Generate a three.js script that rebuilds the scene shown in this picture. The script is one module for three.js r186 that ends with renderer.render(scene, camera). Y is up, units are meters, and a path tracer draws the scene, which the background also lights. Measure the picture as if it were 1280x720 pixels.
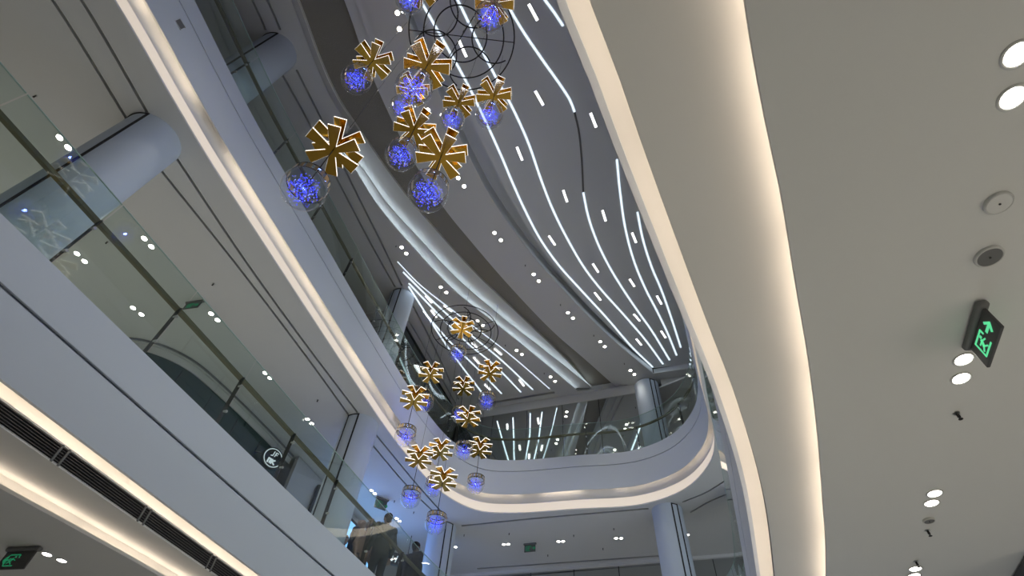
import * as THREE from 'three';
import { mergeGeometries } from 'three/addons/utils/BufferGeometryUtils.js';
import { RoundedBoxGeometry } from 'three/addons/geometries/RoundedBoxGeometry.js';
import { RectAreaLightUniformsLib } from 'three/addons/lights/RectAreaLightUniformsLib.js';

// ---------------------------------------------------------------- camera, exposure
const scene = new THREE.Scene();
scene.background = new THREE.Color(0x000000);
const camera = new THREE.PerspectiveCamera(57.24, 1280 / 720, 0.05, 200);
const EYE = 1.6;                                   // eye height above the ground floor (y = 0)
camera.position.set(0, EYE, 0);
camera.up.set(0.20226, 0.62393, 0.75486);
camera.lookAt(-0.2225, EYE + 0.77991, -0.58501);   // looking steeply up into the atrium
const renderer = new THREE.WebGLRenderer({ antialias: true });
renderer.toneMapping = THREE.LinearToneMapping;
renderer.toneMappingExposure = 1.0;
renderer.shadowMap.enabled = true;
RectAreaLightUniformsLib.init();

const WARM = new THREE.Color().setRGB(1.0, 0.82, 0.645);   // cove light
const DOWN = new THREE.Color().setRGB(1.0, 0.96, 0.85);   // downlights
const COOL = new THREE.Color().setRGB(0.74, 0.88, 1.0);   // LED lines of the top ceiling
const POWER = { cove: 6.5, coveSlot: 9, coveSide: 0.68, coveTop: 7, silver: 7, spotLow: 25, spotLeft: 4, spotMid: 6, spotTop: 17, led: 2.8, slot: 5, shop: 0.6 };

// heights in metres above the ground floor
const Y = { soffit1: 4.22, fascia1: 4.62, groove1: 5.27, top1: 5.79, floor2: 5.70, soffit2: 9.52, fascia2: 10.12, groove2: 10.89, top2: 11.29, floor3: 11.20, ceil: 14.60 };

// large unseen light panels added outside the frame: see unseenLightPanel() below

// ---------------------------------------------------------------- helpers
let seed = 7;
const rnd = () => { seed = (seed * 1664525 + 1013904223) >>> 0; return seed / 4294967296; };
const used = {};
function numbered(name) { const n = used[name] = (used[name] ?? -1) + 1; return n ? name + '_' + String(n).padStart(3, '0') : name; }
function shade(o) { o.traverse((m) => { if (m.isMesh) { m.castShadow = true; m.receiveShadow = true; } }); return o; }
function tag(o, label, category, group, kind) {
  if (label) o.userData.label = label;
  if (category) o.userData.category = category;
  if (group) o.userData.group = group;
  if (kind) o.userData.kind = kind;
  return o;
}
function put(name, geo, mat, parent = scene) {
  const m = new THREE.Mesh(geo, mat); m.name = parent === scene ? numbered(name) : name;
  m.castShadow = m.receiveShadow = true; parent.add(m); return m;
}
function thing(name, x = 0, y = 0, z = 0, turn = 0) {
  const g = new THREE.Group(); g.name = numbered(name); g.position.set(x, y, z); g.rotation.y = turn; scene.add(g); return g;
}
function structure(name, geo, mat, label) { const m = put(name, geo, mat); return tag(m, label, null, null, 'structure'); }
function copyOf(o, x, y, z, turn = 0) {
  const c = o.clone(); c.name = numbered(o.name.replace(/_\d{3}$/, '')); c.position.set(x, y, z); c.rotation.y = turn;
  c.userData = { ...o.userData }; scene.add(c); return c;
}
const V3 = (x, y, z) => new THREE.Vector3(x, y, z);
function box(w, h, d, x = 0, y = 0, z = 0) { const g = new THREE.BoxGeometry(w, h, d); g.translate(x, y, z); return g; }
function rbox(w, h, d, r, x = 0, y = 0, z = 0) { const g = new RoundedBoxGeometry(w, h, d, 2, r); g.translate(x, y, z); return g; }
function merge(list) { return mergeGeometries(list.map((g) => { const h = g.index ? g.toNonIndexed() : g.clone(); for (const k of Object.keys(h.attributes)) if (!['position', 'normal', 'uv'].includes(k)) h.deleteAttribute(k); return h; })); }
function rod(a, b, r, seg = 6) {
  const d = b.clone().sub(a), g = new THREE.CylinderGeometry(r, r, d.length(), seg);
  g.applyQuaternion(new THREE.Quaternion().setFromUnitVectors(V3(0, 1, 0), d.clone().normalize()));
  g.translate((a.x + b.x) / 2, (a.y + b.y) / 2, (a.z + b.z) / 2); return g;
}
// plan curves: lists of [x, z]; smooth() returns n samples at equal distances
function smooth(pts, step = 0.2, n = 0) {
  const c = new THREE.CatmullRomCurve3(pts.map(([x, z]) => V3(x, 0, z)), false, 'centripetal');
  const k = n || Math.max(4, Math.round(c.getLength() / step));
  return c.getSpacedPoints(k).map((p) => [p.x, p.z]);
}
function normals(path) {            // unit normals to the left of the direction of travel (away from the void for the void edges below)
  return path.map((p, i) => {
    const a = path[Math.max(0, i - 1)], b = path[Math.min(path.length - 1, i + 1)], dx = b[0] - a[0], dz = b[1] - a[1], l = Math.hypot(dx, dz) || 1;
    return [dz / l, -dx / l];
  });
}
function offset(path, s) { const n = normals(path); return path.map((p, i) => [p[0] + n[i][0] * s, p[1] + n[i][1] * s]); }
function ribbon(A, yA, B, yB) {     // a strip between two curves of the same number of samples
  const pos = [], uv = [], idx = []; let l = 0;
  for (let i = 0; i < A.length; i++) {
    if (i) l += Math.hypot(A[i][0] - A[i - 1][0], A[i][1] - A[i - 1][1]);
    pos.push(A[i][0], yA, A[i][1], B[i][0], yB, B[i][1]);
    uv.push(l, 0, l, Math.hypot(A[i][0] - B[i][0], A[i][1] - B[i][1], yA - yB));
    if (i) { const k = 2 * i; idx.push(k - 2, k - 1, k, k, k - 1, k + 1); }
  }
  const g = new THREE.BufferGeometry();
  g.setAttribute('position', new THREE.Float32BufferAttribute(pos, 3)); g.setAttribute('uv', new THREE.Float32BufferAttribute(uv, 2)); g.setIndex(idx); g.computeVertexNormals();
  return g;
}
function sweep(path, profile, closed = false) {   // profile: [distance behind the edge, height]; one crisp facet for each pair
  const list = [], q = closed ? [...profile, profile[0]] : profile;
  for (let i = 1; i < q.length; i++) list.push(ribbon(offset(path, q[i - 1][0]), q[i - 1][1], offset(path, q[i][0]), q[i][1]));
  if (closed) for (const at of [0, path.length - 1]) {
    const n = normals(path)[at], p = path[at];
    const tri = THREE.ShapeUtils.triangulateShape(profile.map(([s, y]) => new THREE.Vector2(s, y)), []), g = new THREE.BufferGeometry(), pos = [];
    for (const t of tri) for (const k of t) pos.push(p[0] + n[0] * profile[k][0], profile[k][1], p[1] + n[1] * profile[k][0]);
    g.setAttribute('position', new THREE.Float32BufferAttribute(pos, 3)); g.setAttribute('uv', new THREE.Float32BufferAttribute(new Float32Array(pos.length / 3 * 2), 2)); g.computeVertexNormals();
    list.push(g);
  }
  return merge(list);
}
function plate(outline, holes, yTop, thick) {     // a horizontal slab with holes, outline in [x, z]
  const s = new THREE.Shape(outline.map(([x, z]) => new THREE.Vector2(x, z)));
  for (const h of holes) s.holes.push(new THREE.Path(h.map(([x, z]) => new THREE.Vector2(x, z))));
  const g = new THREE.ExtrudeGeometry(s, { depth: thick, bevelEnabled: false }); g.rotateX(Math.PI / 2); g.translate(0, yTop, 0); return g;
}
const rect = (x0, x1, z0, z1) => [[x0, z0], [x1, z0], [x1, z1], [x0, z1]];
function areaLight(name, center, towards, along, w, h, color, power, parent = scene) {
  const l = new THREE.RectAreaLight(color, power, w, h); l.name = name;
  const z = towards.clone().normalize().negate(), t = along.clone().addScaledVector(z, -along.dot(z)).normalize();
  l.up.copy(z.clone().cross(t)); l.position.copy(center); l.lookAt(center.clone().sub(z)); parent.add(l); return l;
}
function lineLights(name, path, y, dirOf, width, step, color, power, keep = () => true) {
  const n = normals(path); let i = 0;
  while (i < path.length - 1) {
    let j = i, l = 0;
    const turned = () => Math.abs(Math.atan2(n[i][0] * n[j][1] - n[i][1] * n[j][0], n[i][0] * n[j][0] + n[i][1] * n[j][1]));
    while (j < path.length - 1 && l < step && turned() < 0.11) { l += Math.hypot(path[j + 1][0] - path[j][0], path[j + 1][1] - path[j][1]); j++; }
    const a = path[i], b = path[j], m = Math.floor((i + j) / 2), mid = V3((a[0] + b[0]) / 2, y, (a[1] + b[1]) / 2);
    if (keep(mid)) areaLight(name, mid, dirOf(n[m]), V3(b[0] - a[0], 0, b[1] - a[1]), Math.hypot(b[0] - a[0], b[1] - a[1]) * 0.97, width, color, power);
    i = j;
  }
}

// ---------------------------------------------------------------- materials
function noiseTexture(size, make, repeat, srgb) {
  const data = new Uint8Array(size * size * 4);
  for (let y = 0; y < size; y++) for (let x = 0; x < size; x++) { const c = make(x, y); for (let k = 0; k < 3; k++) data[(y * size + x) * 4 + k] = Math.max(0, Math.min(255, c[k] ?? c[0])); data[(y * size + x) * 4 + 3] = 255; }
  const t = new THREE.DataTexture(data, size, size); t.wrapS = t.wrapT = THREE.RepeatWrapping; t.magFilter = THREE.LinearFilter; t.repeat.set(repeat, repeat);
  if (srgb) t.colorSpace = THREE.SRGBColorSpace; t.needsUpdate = true; return t;
}
const fine = noiseTexture(256, () => [118 + 20 * rnd()], 1.3);
const std = (o) => new THREE.MeshStandardMaterial({ side: THREE.DoubleSide, ...o });
const lin = (r, g, b) => new THREE.Color().setRGB(r, g, b);
const M = {
  plaster: std({ color: lin(0.72, 0.72, 0.70), roughness: 0.9, bumpMap: fine, bumpScale: 0.0006 }),
  fascia: std({ color: lin(0.62, 0.665, 0.73), roughness: 0.6 }),
  cove: std({ color: lin(0.80, 0.79, 0.76), roughness: 0.85 }),
  wave: std({ color: lin(0.74, 0.76, 0.77), roughness: 0.8 }),
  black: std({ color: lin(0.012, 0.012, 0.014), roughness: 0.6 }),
  darkMetal: std({ color: lin(0.045, 0.042, 0.040), roughness: 0.45, metalness: 0.7 }),
  grille: std({ color: lin(0.13, 0.115, 0.115), roughness: 0.6 }),
  steel: std({ color: lin(0.55, 0.56, 0.55), roughness: 0.32, metalness: 1 }),
  bronze: std({ color: lin(0.20, 0.175, 0.11), roughness: 0.45, metalness: 0.6 }),
  column: std({ color: lin(0.56, 0.63, 0.72), roughness: 0.5 }),
  floor: std({ color: lin(0.55, 0.54, 0.51), roughness: 0.35 }),
  wall: std({ color: lin(0.50, 0.49, 0.47), roughness: 0.8 }),
  darkWall: std({ color: lin(0.05, 0.05, 0.055), roughness: 0.5 }),
  shopGlass: std({ color: lin(0.022, 0.045, 0.042), roughness: 0.06 }),
  mirror: std({ color: lin(0.52, 0.54, 0.54), roughness: 0.04, metalness: 1 }),
  tinted: std({ color: lin(0.16, 0.19, 0.18), roughness: 0.05, metalness: 1 }),
  glass: new THREE.MeshPhysicalMaterial({ color: lin(0.90, 0.955, 0.935), roughness: 0.015, transmission: 1, thickness: 0, ior: 1.5, side: THREE.DoubleSide }),
  paneEdge: std({ color: lin(0.42, 0.56, 0.52), roughness: 0.25 }),
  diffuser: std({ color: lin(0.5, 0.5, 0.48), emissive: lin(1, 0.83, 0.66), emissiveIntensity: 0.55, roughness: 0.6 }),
  globe: new THREE.MeshPhysicalMaterial({ color: lin(0.93, 0.94, 0.97), roughness: 0.03, transmission: 1, thickness: 0, ior: 1.45, side: THREE.DoubleSide }),
  gold: std({ color: lin(0.66, 0.39, 0.06), roughness: 0.16, metalness: 1 }),
  goldPale: std({ color: lin(0.72, 0.55, 0.30), roughness: 0.3, metalness: 1 }),
  whitePlastic: std({ color: lin(0.62, 0.62, 0.60), roughness: 0.5 }),
  greyPlastic: std({ color: lin(0.17, 0.17, 0.17), roughness: 0.6 }),
  signBody: std({ color: lin(0.085, 0.085, 0.085), roughness: 0.5 }),
  lens: std({ color: 0xffffff, emissive: lin(1, 0.95, 0.86), emissiveIntensity: 14 }),
  ledCool: std({ color: 0xffffff, emissive: COOL, emissiveIntensity: 1.15 }),
  slot: std({ color: 0xffffff, emissive: lin(0.97, 0.98, 1), emissiveIntensity: 2.2 }),
  coveLed: std({ color: 0xffffff, emissive: WARM, emissiveIntensity: 1.0 }),
  flakeLed: std({ color: lin(0.3, 0.28, 0.25), emissive: lin(1, 0.94, 0.84), emissiveIntensity: 2.2 }),
  blueLed: std({ color: lin(0.04, 0.06, 0.5), emissive: lin(0.05, 0.07, 1), emissiveIntensity: 2.2 }),
  paleLed: std({ color: lin(0.3, 0.4, 0.8), emissive: lin(0.28, 0.36, 1), emissiveIntensity: 2.0 }),
  green: std({ color: lin(0.02, 0.4, 0.15), emissive: lin(0.13, 0.72, 0.34), emissiveIntensity: 0.85 }),
  greenDim: std({ color: lin(0.01, 0.12, 0.06), emissive: lin(0.02, 0.25, 0.11), emissiveIntensity: 0.6 }),
};
M.flakeLed.emissiveMap = noiseTexture(16, (x) => [x > 3 && x < 13 ? 255 : 60], 1);
M.mesh = (() => {     // perforated dark metal of the ceiling band: a fine weave with scattered bright flecks
  const t = noiseTexture(512, (x, y) => { const w = ((x >> 1) + (y >> 1)) % 2 ? 112 : 150, f = rnd(); const v = w + 26 * rnd() + (f > 0.996 ? 110 : 0); return [v, v * 0.97, v * 0.9]; }, 0.8, true);
  return std({ map: t, roughness: 0.6, bumpMap: t, bumpScale: 0.003 });
})();

// ---------------------------------------------------------------- plan curves of the place (metres, [x, z])
const LOWER_EDGE = smooth([[-5.70, 6], [-5.70, 3], [-5.71, 0], [-5.71, -3], [-5.70, -6], [-5.68, -9], [-5.66, -11], [-5.4, -12.8], [-4.85, -13.7], [-4.0, -14.05], [-2.8, -14.2], [-1.0, -14.3], [0.2, -13.8], [0.75, -12.7], [0.835, -11.4], [0.805, -9.8], [0.715, -7.41], [0.615, -5.2], [0.455, -3.8], [0.245, -2.57], [0.05, -1.38], [-0.02, -0.91], [-0.085, -0.54], [-0.165, 0.6], [-0.2, 3], [-0.2, 6]], 0.2);
const LOWER_SOFFIT = smooth([[-6.75, 6], [-6.75, 3], [-6.72, 0], [-6.58, -2], [-6.48, -3.1], [-6.37, -4.0], [-6.26, -5.14], [-6.2, -7], [-6.2, -10.4], [-5.9, -12.9], [-5.2, -14.2], [-4, -14.6], [-1, -14.9], [0.6, -14.3], [1.3, -13], [1.42, -11], [1.37, -8], [1.29, -6.0], [1.22, -5.06], [1.13, -3.95], [1.04, -3.1], [0.95, -2.42], [0.86, -1.72], [0.79, -1.3], [0.71, -0.7], [0.64, 0.3], [0.60, 3], [0.60, 6]], 0, LOWER_EDGE.length - 1);
const UPPER_EDGE = smooth([[-5.95, 6], [-5.95, 3], [-6.08, 0.25], [-6.22, -0.98], [-6.32, -2.01], [-6.37, -2.98], [-6.48, -5.31], [-6.57, -7.54], [-6.61, -10.4], [-6.33, -12.63], [-5.7, -13.65], [-4.79, -13.99], [-2.87, -14.17], [-1.02, -14.3], [0.17, -13.77], [0.88, -12.72], [1.08, -11.75], [0.98, -9.87], [0.85, -7], [0.7, -4], [0.55, 0], [0.55, 6]], 0.2);
const OUT = { x0: -14, x1: 9, z0: -21, z1: 6 };
const outer = rect(OUT.x0, OUT.x1, OUT.z0, OUT.z1);
const inside = (m) => m.z < 1.5;

// recessed slots in the ceilings: [points, half width]
const SLOTS_FIRST = [
  [[[-6.85, 3], [-6.93, 0.62], [-7.17, -1.07]]], [[[-7.26, -1.8], [-7.21, -4.11], [-7.23, -6.47], [-7.3, -8.7]]], [[[-6.4, 3], [-6.53, 0.5], [-6.77, -1.08]]], [[[-6.84, -1.82], [-6.98, -3.86], [-7.04, -6.25], [-7.04, -8.7]]],
  [[[-7.3, -9.6], [-7.2, -12], [-6.95, -13.9]]], [[[-7.0, -9.6], [-6.9, -12], [-6.75, -13.9]]], [[[-6.5, -14.38], [-4, -14.42], [-0.9, -14.55]], 0.04], [[[0.05, -14.4], [0.7, -14.05], [1.25, -13.55]]], [[[0.2, -15.0], [0.8, -14.5], [1.3, -14.2]]],
  [[[-7.0, -17.22], [-3.9, -17.34], [-0.8, -17.46]], 0.04]];
const SLOTS_TOP = [
  [[[-6.8, 3], [-6.91, -0.49], [-6.97, -0.95]]], [[[-7.15, -1.94], [-7.15, -2.91], [-7.24, -4.78], [-7.31, -6.88], [-7.32, -8.75]]], [[[-6.45, 3], [-6.57, -0.43], [-6.63, -1.05]]], [[[-6.75, -1.94], [-6.79, -3.12], [-6.91, -5.07], [-7.0, -7.27], [-7.08, -8.75]]],
  [[[-7.5, -9.66], [-7.48, -11.53], [-7.52, -14.65]]], [[[-7.08, -9.64], [-7.12, -11.24], [-7.32, -14.46]]], [[[-6.75, -14.92], [-5.2, -14.92], [-3.65, -14.92]], 0.05]];
function slotOutline([pts, w = 0.026]) { const p = smooth(pts, 0.3); return [...offset(p, w), ...offset(p, -w).reverse()]; }
function slotChannel([pts, w = 0.026], y, name, label) { structure(name, sweep(smooth(pts, 0.3), [[-w, y + 0.001], [-w, y + 0.34], [w, y + 0.34], [w, y + 0.001]]), M.plaster, label); }

// ---------------------------------------------------------------- ground floor
structure('floor', plate(outer, [], 0, 0.15), M.floor);

// ---------------------------------------------------------------- first floor slab: soffit, cove, grille, fascia, floor
const bandOut = offset(LOWER_EDGE, 0.155), lip = LOWER_SOFFIT, troughBack = offset(LOWER_SOFFIT, 0.11);
structure('ceiling', plate(outer, [lip], Y.soffit1 + 0.035, 0.035), M.plaster, 'flat grey ceiling under the first floor gallery');
const BAND = 4.375;   // level of the cove's upper surface
const iLeft = LOWER_EDGE.findIndex((p) => p[1] < -12.4);
const edgeLeft = LOWER_EDGE.slice(0, iLeft + 1), edgeRight = LOWER_EDGE.slice(iLeft);
{
  structure('trim_1', merge([
    ribbon(bandOut, BAND, troughBack, BAND), ribbon(bandOut, BAND + 0.02, troughBack, BAND + 0.02), ribbon(troughBack, BAND + 0.02, troughBack, Y.soffit1 + 0.02), ribbon(bandOut, BAND, bandOut, BAND + 0.02)]), M.cove, 'warm lit ceiling cove along the edge of the first floor slab');
  tag(put('cove_light_strip', sweep(offset(LOWER_SOFFIT, 0.05), [[0, 4.257], [0.03, 4.257], [0.03, 4.264], [0, 4.264]], true), M.coveLed), 'warm LED strip hidden in the ceiling cove of the first floor slab', 'light strip');
  lineLights('cove_light', offset(LOWER_SOFFIT, 0.055), 4.268, (n) => V3(-n[0] * 0.3, 1, -n[1] * 0.3), 0.03, 1.1, WARM, POWER.cove, inside);
  // the dark air grille on the left: slats between the two coves, with upright joints
  const gr = thing('linear_grille'); tag(gr, 'long dark slatted air grille under the first floor fascia', 'grille');
  const left = offset(edgeLeft, 0.155).filter((p) => p[1] < 2.5), t = BAND;
  put('backing', ribbon(offset(left, 0.03), t + 0.02, offset(left, 0.03), 4.56), M.black, gr);
  for (let k = 0; k < 7; k++) put('slat', sweep(left, [[0, t + 0.012 + k * 0.026], [0.03, t + 0.02 + k * 0.026], [0.03, t + 0.026 + k * 0.026], [0, t + 0.018 + k * 0.026]], true), M.grille, gr);
  for (let i = 3; i < left.length - 1; i += 6) for (const dz of [0, -0.085]) put('joint_bar', box(0.012, 0.185, 0.022, left[i][0] + 0.002, t + 0.0935, left[i][1] + dz), M.greyPlastic, gr);
}
{ // slot cove behind the fascia, and the fascia itself with its shadow groove
  const slotCove = (path, shelf) => merge([
    sweep(path, [[0.155, shelf - 0.006], [0.155, shelf + 0.012], [0.162, shelf + 0.012], [0.162, shelf], [0.26, shelf], [0.26, 4.74], [0.04, 4.67]]),
    sweep(path, [[0.155, shelf - 0.008], [0.28, shelf - 0.008], [0.28, 4.76], [0.04, 4.69]])]);
  structure('trim_2', merge([slotCove(edgeLeft, 4.563), slotCove(edgeRight, 4.432)]), M.cove, 'narrow warm lit cove strip behind the first floor fascia');
  structure('trim_32', sweep(edgeRight, [[0.154, BAND + 0.001], [0.154, 4.43], [0.175, 4.43], [0.175, BAND + 0.02]]), M.grille, 'thin dark edge between the two warm coves of the near slab');
  const strips = [], pick = [[edgeLeft, 4.565], [edgeRight, 4.434]];
  for (const [path, y] of pick) {
    strips.push(sweep(offset(path, 0.185), [[0, y], [0.03, y], [0.03, y + 0.006], [0, y + 0.006]], true));
    lineLights('cove_light', offset(path, 0.2), y + 0.01, (n) => V3(-n[0] * 0.15, 1, -n[1] * 0.15), 0.03, 1.1, WARM, POWER.coveSlot, inside);
  }
  tag(put('cove_light_strip', merge(strips), M.coveLed), 'warm LED strip hidden behind the lower edge of the first floor fascia', 'light strip');
  structure('wall_left_fascia', merge([
    sweep(LOWER_EDGE, [[0, Y.fascia1], [0, Y.groove1 - 0.02], [0.03, Y.groove1 - 0.02], [0.03, 4.76], [0.042, 4.69], [0.042, Y.fascia1]], true),
    sweep(LOWER_EDGE, [[0, Y.groove1 + 0.02], [0, Y.top1], [0.14, Y.top1], [0.14, Y.floor2 - 0.02], [0.03, Y.floor2 - 0.02], [0.03, Y.groove1 + 0.02]], true)]), M.fascia, 'smooth grey parapet fascia of the first floor gallery');
  structure('trim_3', sweep(LOWER_EDGE, [[0.1, 4.76], [0.1, Y.floor2]]), M.fascia, 'recessed groove along the first floor fascia');
}
structure('floor_first', plate(outer, [offset(LOWER_EDGE, 0.05)], Y.floor2, 0.12), M.floor);

// ---------------------------------------------------------------- second floor slab
structure('ceiling_first', plate(outer, [offset(UPPER_EDGE, 0.01), ...SLOTS_FIRST.map(slotOutline)], Y.soffit2 + 0.035, 0.035), M.plaster, 'flat grey ceiling over the first floor gallery');
{
  // two shelves: the lower face stands forward behind a band that glows by itself, the upper face lies back and is lit from behind the fascia
  const c = (d) => [[0.085 + d, Y.soffit2 + 0.03], [0.085 + d, 9.86 + d * 0.5], [0.17 + d, 9.86 + d * 0.5], [0.17 + d, 10.30], [0.012, 10.36 + d]];
  structure('trim_4', merge([sweep(UPPER_EDGE, c(0)), sweep(UPPER_EDGE, c(0.02))]), M.cove, 'twin warm lit cove under the second floor fascia');
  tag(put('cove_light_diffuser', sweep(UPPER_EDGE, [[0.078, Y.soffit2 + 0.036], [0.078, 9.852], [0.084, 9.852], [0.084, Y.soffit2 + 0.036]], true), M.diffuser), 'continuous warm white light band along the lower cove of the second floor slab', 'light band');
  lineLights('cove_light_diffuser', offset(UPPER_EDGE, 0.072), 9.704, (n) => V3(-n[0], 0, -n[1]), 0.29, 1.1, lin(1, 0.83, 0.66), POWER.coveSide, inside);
  tag(put('cove_light_strip', sweep(UPPER_EDGE, [[0.013, 10.19], [0.017, 10.19], [0.017, 10.22], [0.013, 10.22]], true), M.coveLed), 'warm LED strip hidden behind the lower edge of the second floor fascia', 'light strip');
  lineLights('cove_light', offset(UPPER_EDGE, 0.02), 10.205, (n) => V3(n[0], 0.25, n[1]), 0.03, 1.1, WARM, POWER.coveTop, inside);
  structure('wall_left_fascia', merge([
    sweep(UPPER_EDGE, [[0, Y.fascia2], [0, Y.groove2 - 0.012], [0.03, Y.groove2 - 0.012], [0.03, 10.40], [0.012, 10.38], [0.012, Y.fascia2]], true),
    sweep(UPPER_EDGE, [[0, Y.groove2 + 0.012], [0, Y.top2], [0.14, Y.top2], [0.14, Y.floor3 - 0.02], [0.03, Y.floor3 - 0.02], [0.03, Y.groove2 + 0.012]], true)]), M.fascia, 'smooth grey parapet fascia of the second floor gallery');
  structure('trim_5', sweep(UPPER_EDGE, [[0.1, 10.42], [0.1, Y.floor3]]), M.fascia, 'recessed groove along the second floor fascia');
}
structure('floor_second', plate(outer, [offset(UPPER_EDGE, 0.05)], Y.floor3, 0.12), M.floor);

// ---------------------------------------------------------------- top ceiling: coves, dark mesh band, steps, wave panel
const COUNT = 60;
const cv = (pts) => smooth(pts, 0, COUNT);
const EDGE = {
  c1: cv([[-6.75, -3.9], [-6.62, -4.75], [-6.55, -5.68], [-6.38, -6.56], [-6.15, -7.41], [-5.84, -8.49], [-5.46, -9.55], [-5.03, -10.44], [-4.53, -11.42], [-3.71, -13.12], [-2.81, -15.06]]),
  c2: cv([[-6.74, -3.9], [-6.5, -4.75], [-6.32, -5.91], [-6.12, -6.65], [-5.88, -7.39], [-5.54, -8.5], [-5.15, -9.52], [-4.7, -10.49], [-4.17, -11.56], [-3.3, -13.23], [-2.29, -15.2]]),
  c3: cv([[-5.7, 3], [-6.05, -0.63], [-6.24, -2.04], [-6.27, -2.94], [-6.13, -3.9], [-5.92, -5.14], [-5.69, -6.2], [-5.44, -7.05], [-4.81, -9.0], [-4.23, -10.45], [-3.65, -11.86], [-3.04, -13.34], [-2.3, -15.4]]),
  c4: cv([[-4.8, 3], [-4.95, -0.94], [-5.07, -2.15], [-5.11, -3.24], [-5.06, -4.7], [-4.79, -6.49], [-4.39, -7.93], [-3.8, -9.8], [-2.98, -12.02], [-2.24, -13.58], [-1.41, -15.38]]),
  c4b: cv([[-4.5, 3], [-4.69, -1.0], [-4.78, -2.12], [-4.81, -3.29], [-4.72, -4.75], [-4.46, -6.4], [-4.12, -8.08], [-3.52, -10.09], [-2.65, -12.3], [-1.96, -13.64], [-1.17, -15.23]]),
  c5: cv([[-4.3, 3], [-4.46, -1.06], [-4.5, -2.1], [-4.48, -3.37], [-4.38, -4.82], [-4.17, -6.6], [-3.87, -8.27], [-3.22, -10.5], [-2.25, -12.75], [-1.61, -13.99], [-0.95, -15.25]]),
  c6: cv([[-3.5, 3], [-3.68, -1.29], [-3.67, -2.62], [-3.58, -3.94], [-3.46, -5.4], [-3.3, -6.6], [-2.78, -8.58], [-1.97, -10.76], [-1.06, -12.82], [0.0, -14.78]]),
};
const c3near = EDGE.c3.filter((p) => p[1] > -3.85), c3far = smooth([[-6.13, -3.9], [-5.92, -5.14], [-5.69, -6.2], [-5.44, -7.05], [-4.81, -9.0], [-4.23, -10.45], [-3.65, -11.86], [-3.04, -13.34], [-2.3, -15.4]], 0, COUNT);
structure('ceiling_top', plate(outer, [[...c3near, ...EDGE.c1, ...EDGE.c5.slice().reverse()], [...EDGE.c6, [1.6, -14.83], [2.2, -12], [2.2, 3]], ...SLOTS_TOP.map(slotOutline)], Y.ceil + 0.03, 0.03), M.plaster, 'grey top ceiling over the atrium and its galleries');
{
  // stepped bands from the left edge up to the dark mesh and down again
  const up1 = 0.16, up2 = 0.32, up3 = 0.40;
  structure('trim_6', merge([
    ribbon(EDGE.c1, Y.ceil + up1, EDGE.c2, Y.ceil + up1), ribbon(offset(EDGE.c1, 0.1), Y.ceil + 0.02, offset(EDGE.c1, 0.1), Y.ceil + up1), ribbon(offset(EDGE.c1, 0.1), Y.ceil + up1, EDGE.c1, Y.ceil + up1),
    ribbon(offset(EDGE.c2, 0.1), Y.ceil + up1 + 0.01, EDGE.c2, Y.ceil + up1 + 0.01), ribbon(EDGE.c2, Y.ceil + up1, EDGE.c2, Y.ceil + up1 + 0.03), ribbon(offset(EDGE.c2, 0.1), Y.ceil + up1, offset(EDGE.c2, 0.1), Y.ceil + up2),
  ]), M.plaster, 'stepped silver cove along the curved ceiling');
  structure('trim_7', merge([ribbon(offset(EDGE.c2, 0.1), Y.ceil + up2, c3far, Y.ceil + up2), ribbon(c3near, Y.ceil, c3near, Y.ceil + up3), ribbon([[-6.76, -3.9], [-6.08, -3.88]], Y.ceil, [[-6.76, -3.9], [-6.08, -3.88]], Y.ceil + up3), box(1.1, 0.02, 0.9, -6.45, Y.ceil + up3 + 0.012, -3.7)]), M.plaster, 'grey curved ceiling band beside the dark mesh');
  structure('trim_8', sweep(EDGE.c3, [[0, Y.ceil + up2 - 0.015], [-0.02, Y.ceil + up2 - 0.015], [-0.02, Y.ceil + up3], [0, Y.ceil + up3]], true), M.cove, 'thin edge of the dark mesh band, pale in place of leaking light');  // pale colour stands in for the line of leaking light here
  structure('trim_9', ribbon(EDGE.c3, Y.ceil + up3, EDGE.c4, Y.ceil + up3), M.mesh, 'dark perforated metal mesh band in the ceiling');
  structure('trim_10', merge([
    ribbon(EDGE.c4, Y.ceil + up3, EDGE.c4, Y.ceil + 0.16), ribbon(EDGE.c4, Y.ceil + 0.16, EDGE.c4b, Y.ceil + 0.16), ribbon(EDGE.c4b, Y.ceil + 0.16, EDGE.c4b, Y.ceil + 0.07),
    ribbon(EDGE.c4b, Y.ceil + 0.07, EDGE.c5, Y.ceil + 0.07), ribbon(EDGE.c5, Y.ceil + 0.07, EDGE.c5, Y.ceil)]), M.plaster, 'double step between the dark mesh and the flat ceiling');
  // wave panel, recessed
  const wy = Y.ceil + 0.25, deep = wy + 0.3;
  const T = cv([[-3.2, 3], [-3.42, -1.29], [-3.34, -2.6], [-3.2, -3.94], [-3.04, -5.4], [-2.9, -6.6], [-2.5, -8.58], [-1.8, -10.76], [-0.93, -12.82], [0.04, -14.78]]);
  structure('trim_11', merge([plate([...T, [1.7, -14.9], [2.3, -12], [2.3, 3]], [], wy + 0.05, 0.05), ribbon(EDGE.c6, Y.ceil, EDGE.c6, deep), ribbon(EDGE.c6, deep, T, deep), ribbon(T, wy, T, deep), sweep([[0.03, -14.83], [1.6, -14.83], [2.2, -12], [2.2, 3]], [[0, Y.ceil], [0, wy]])]), M.wave, 'dark grey recessed wave ceiling panel with LED lines');
  structure('roof', plate(outer, [], Y.ceil + 0.7, 0.1), M.darkWall);
}
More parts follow.
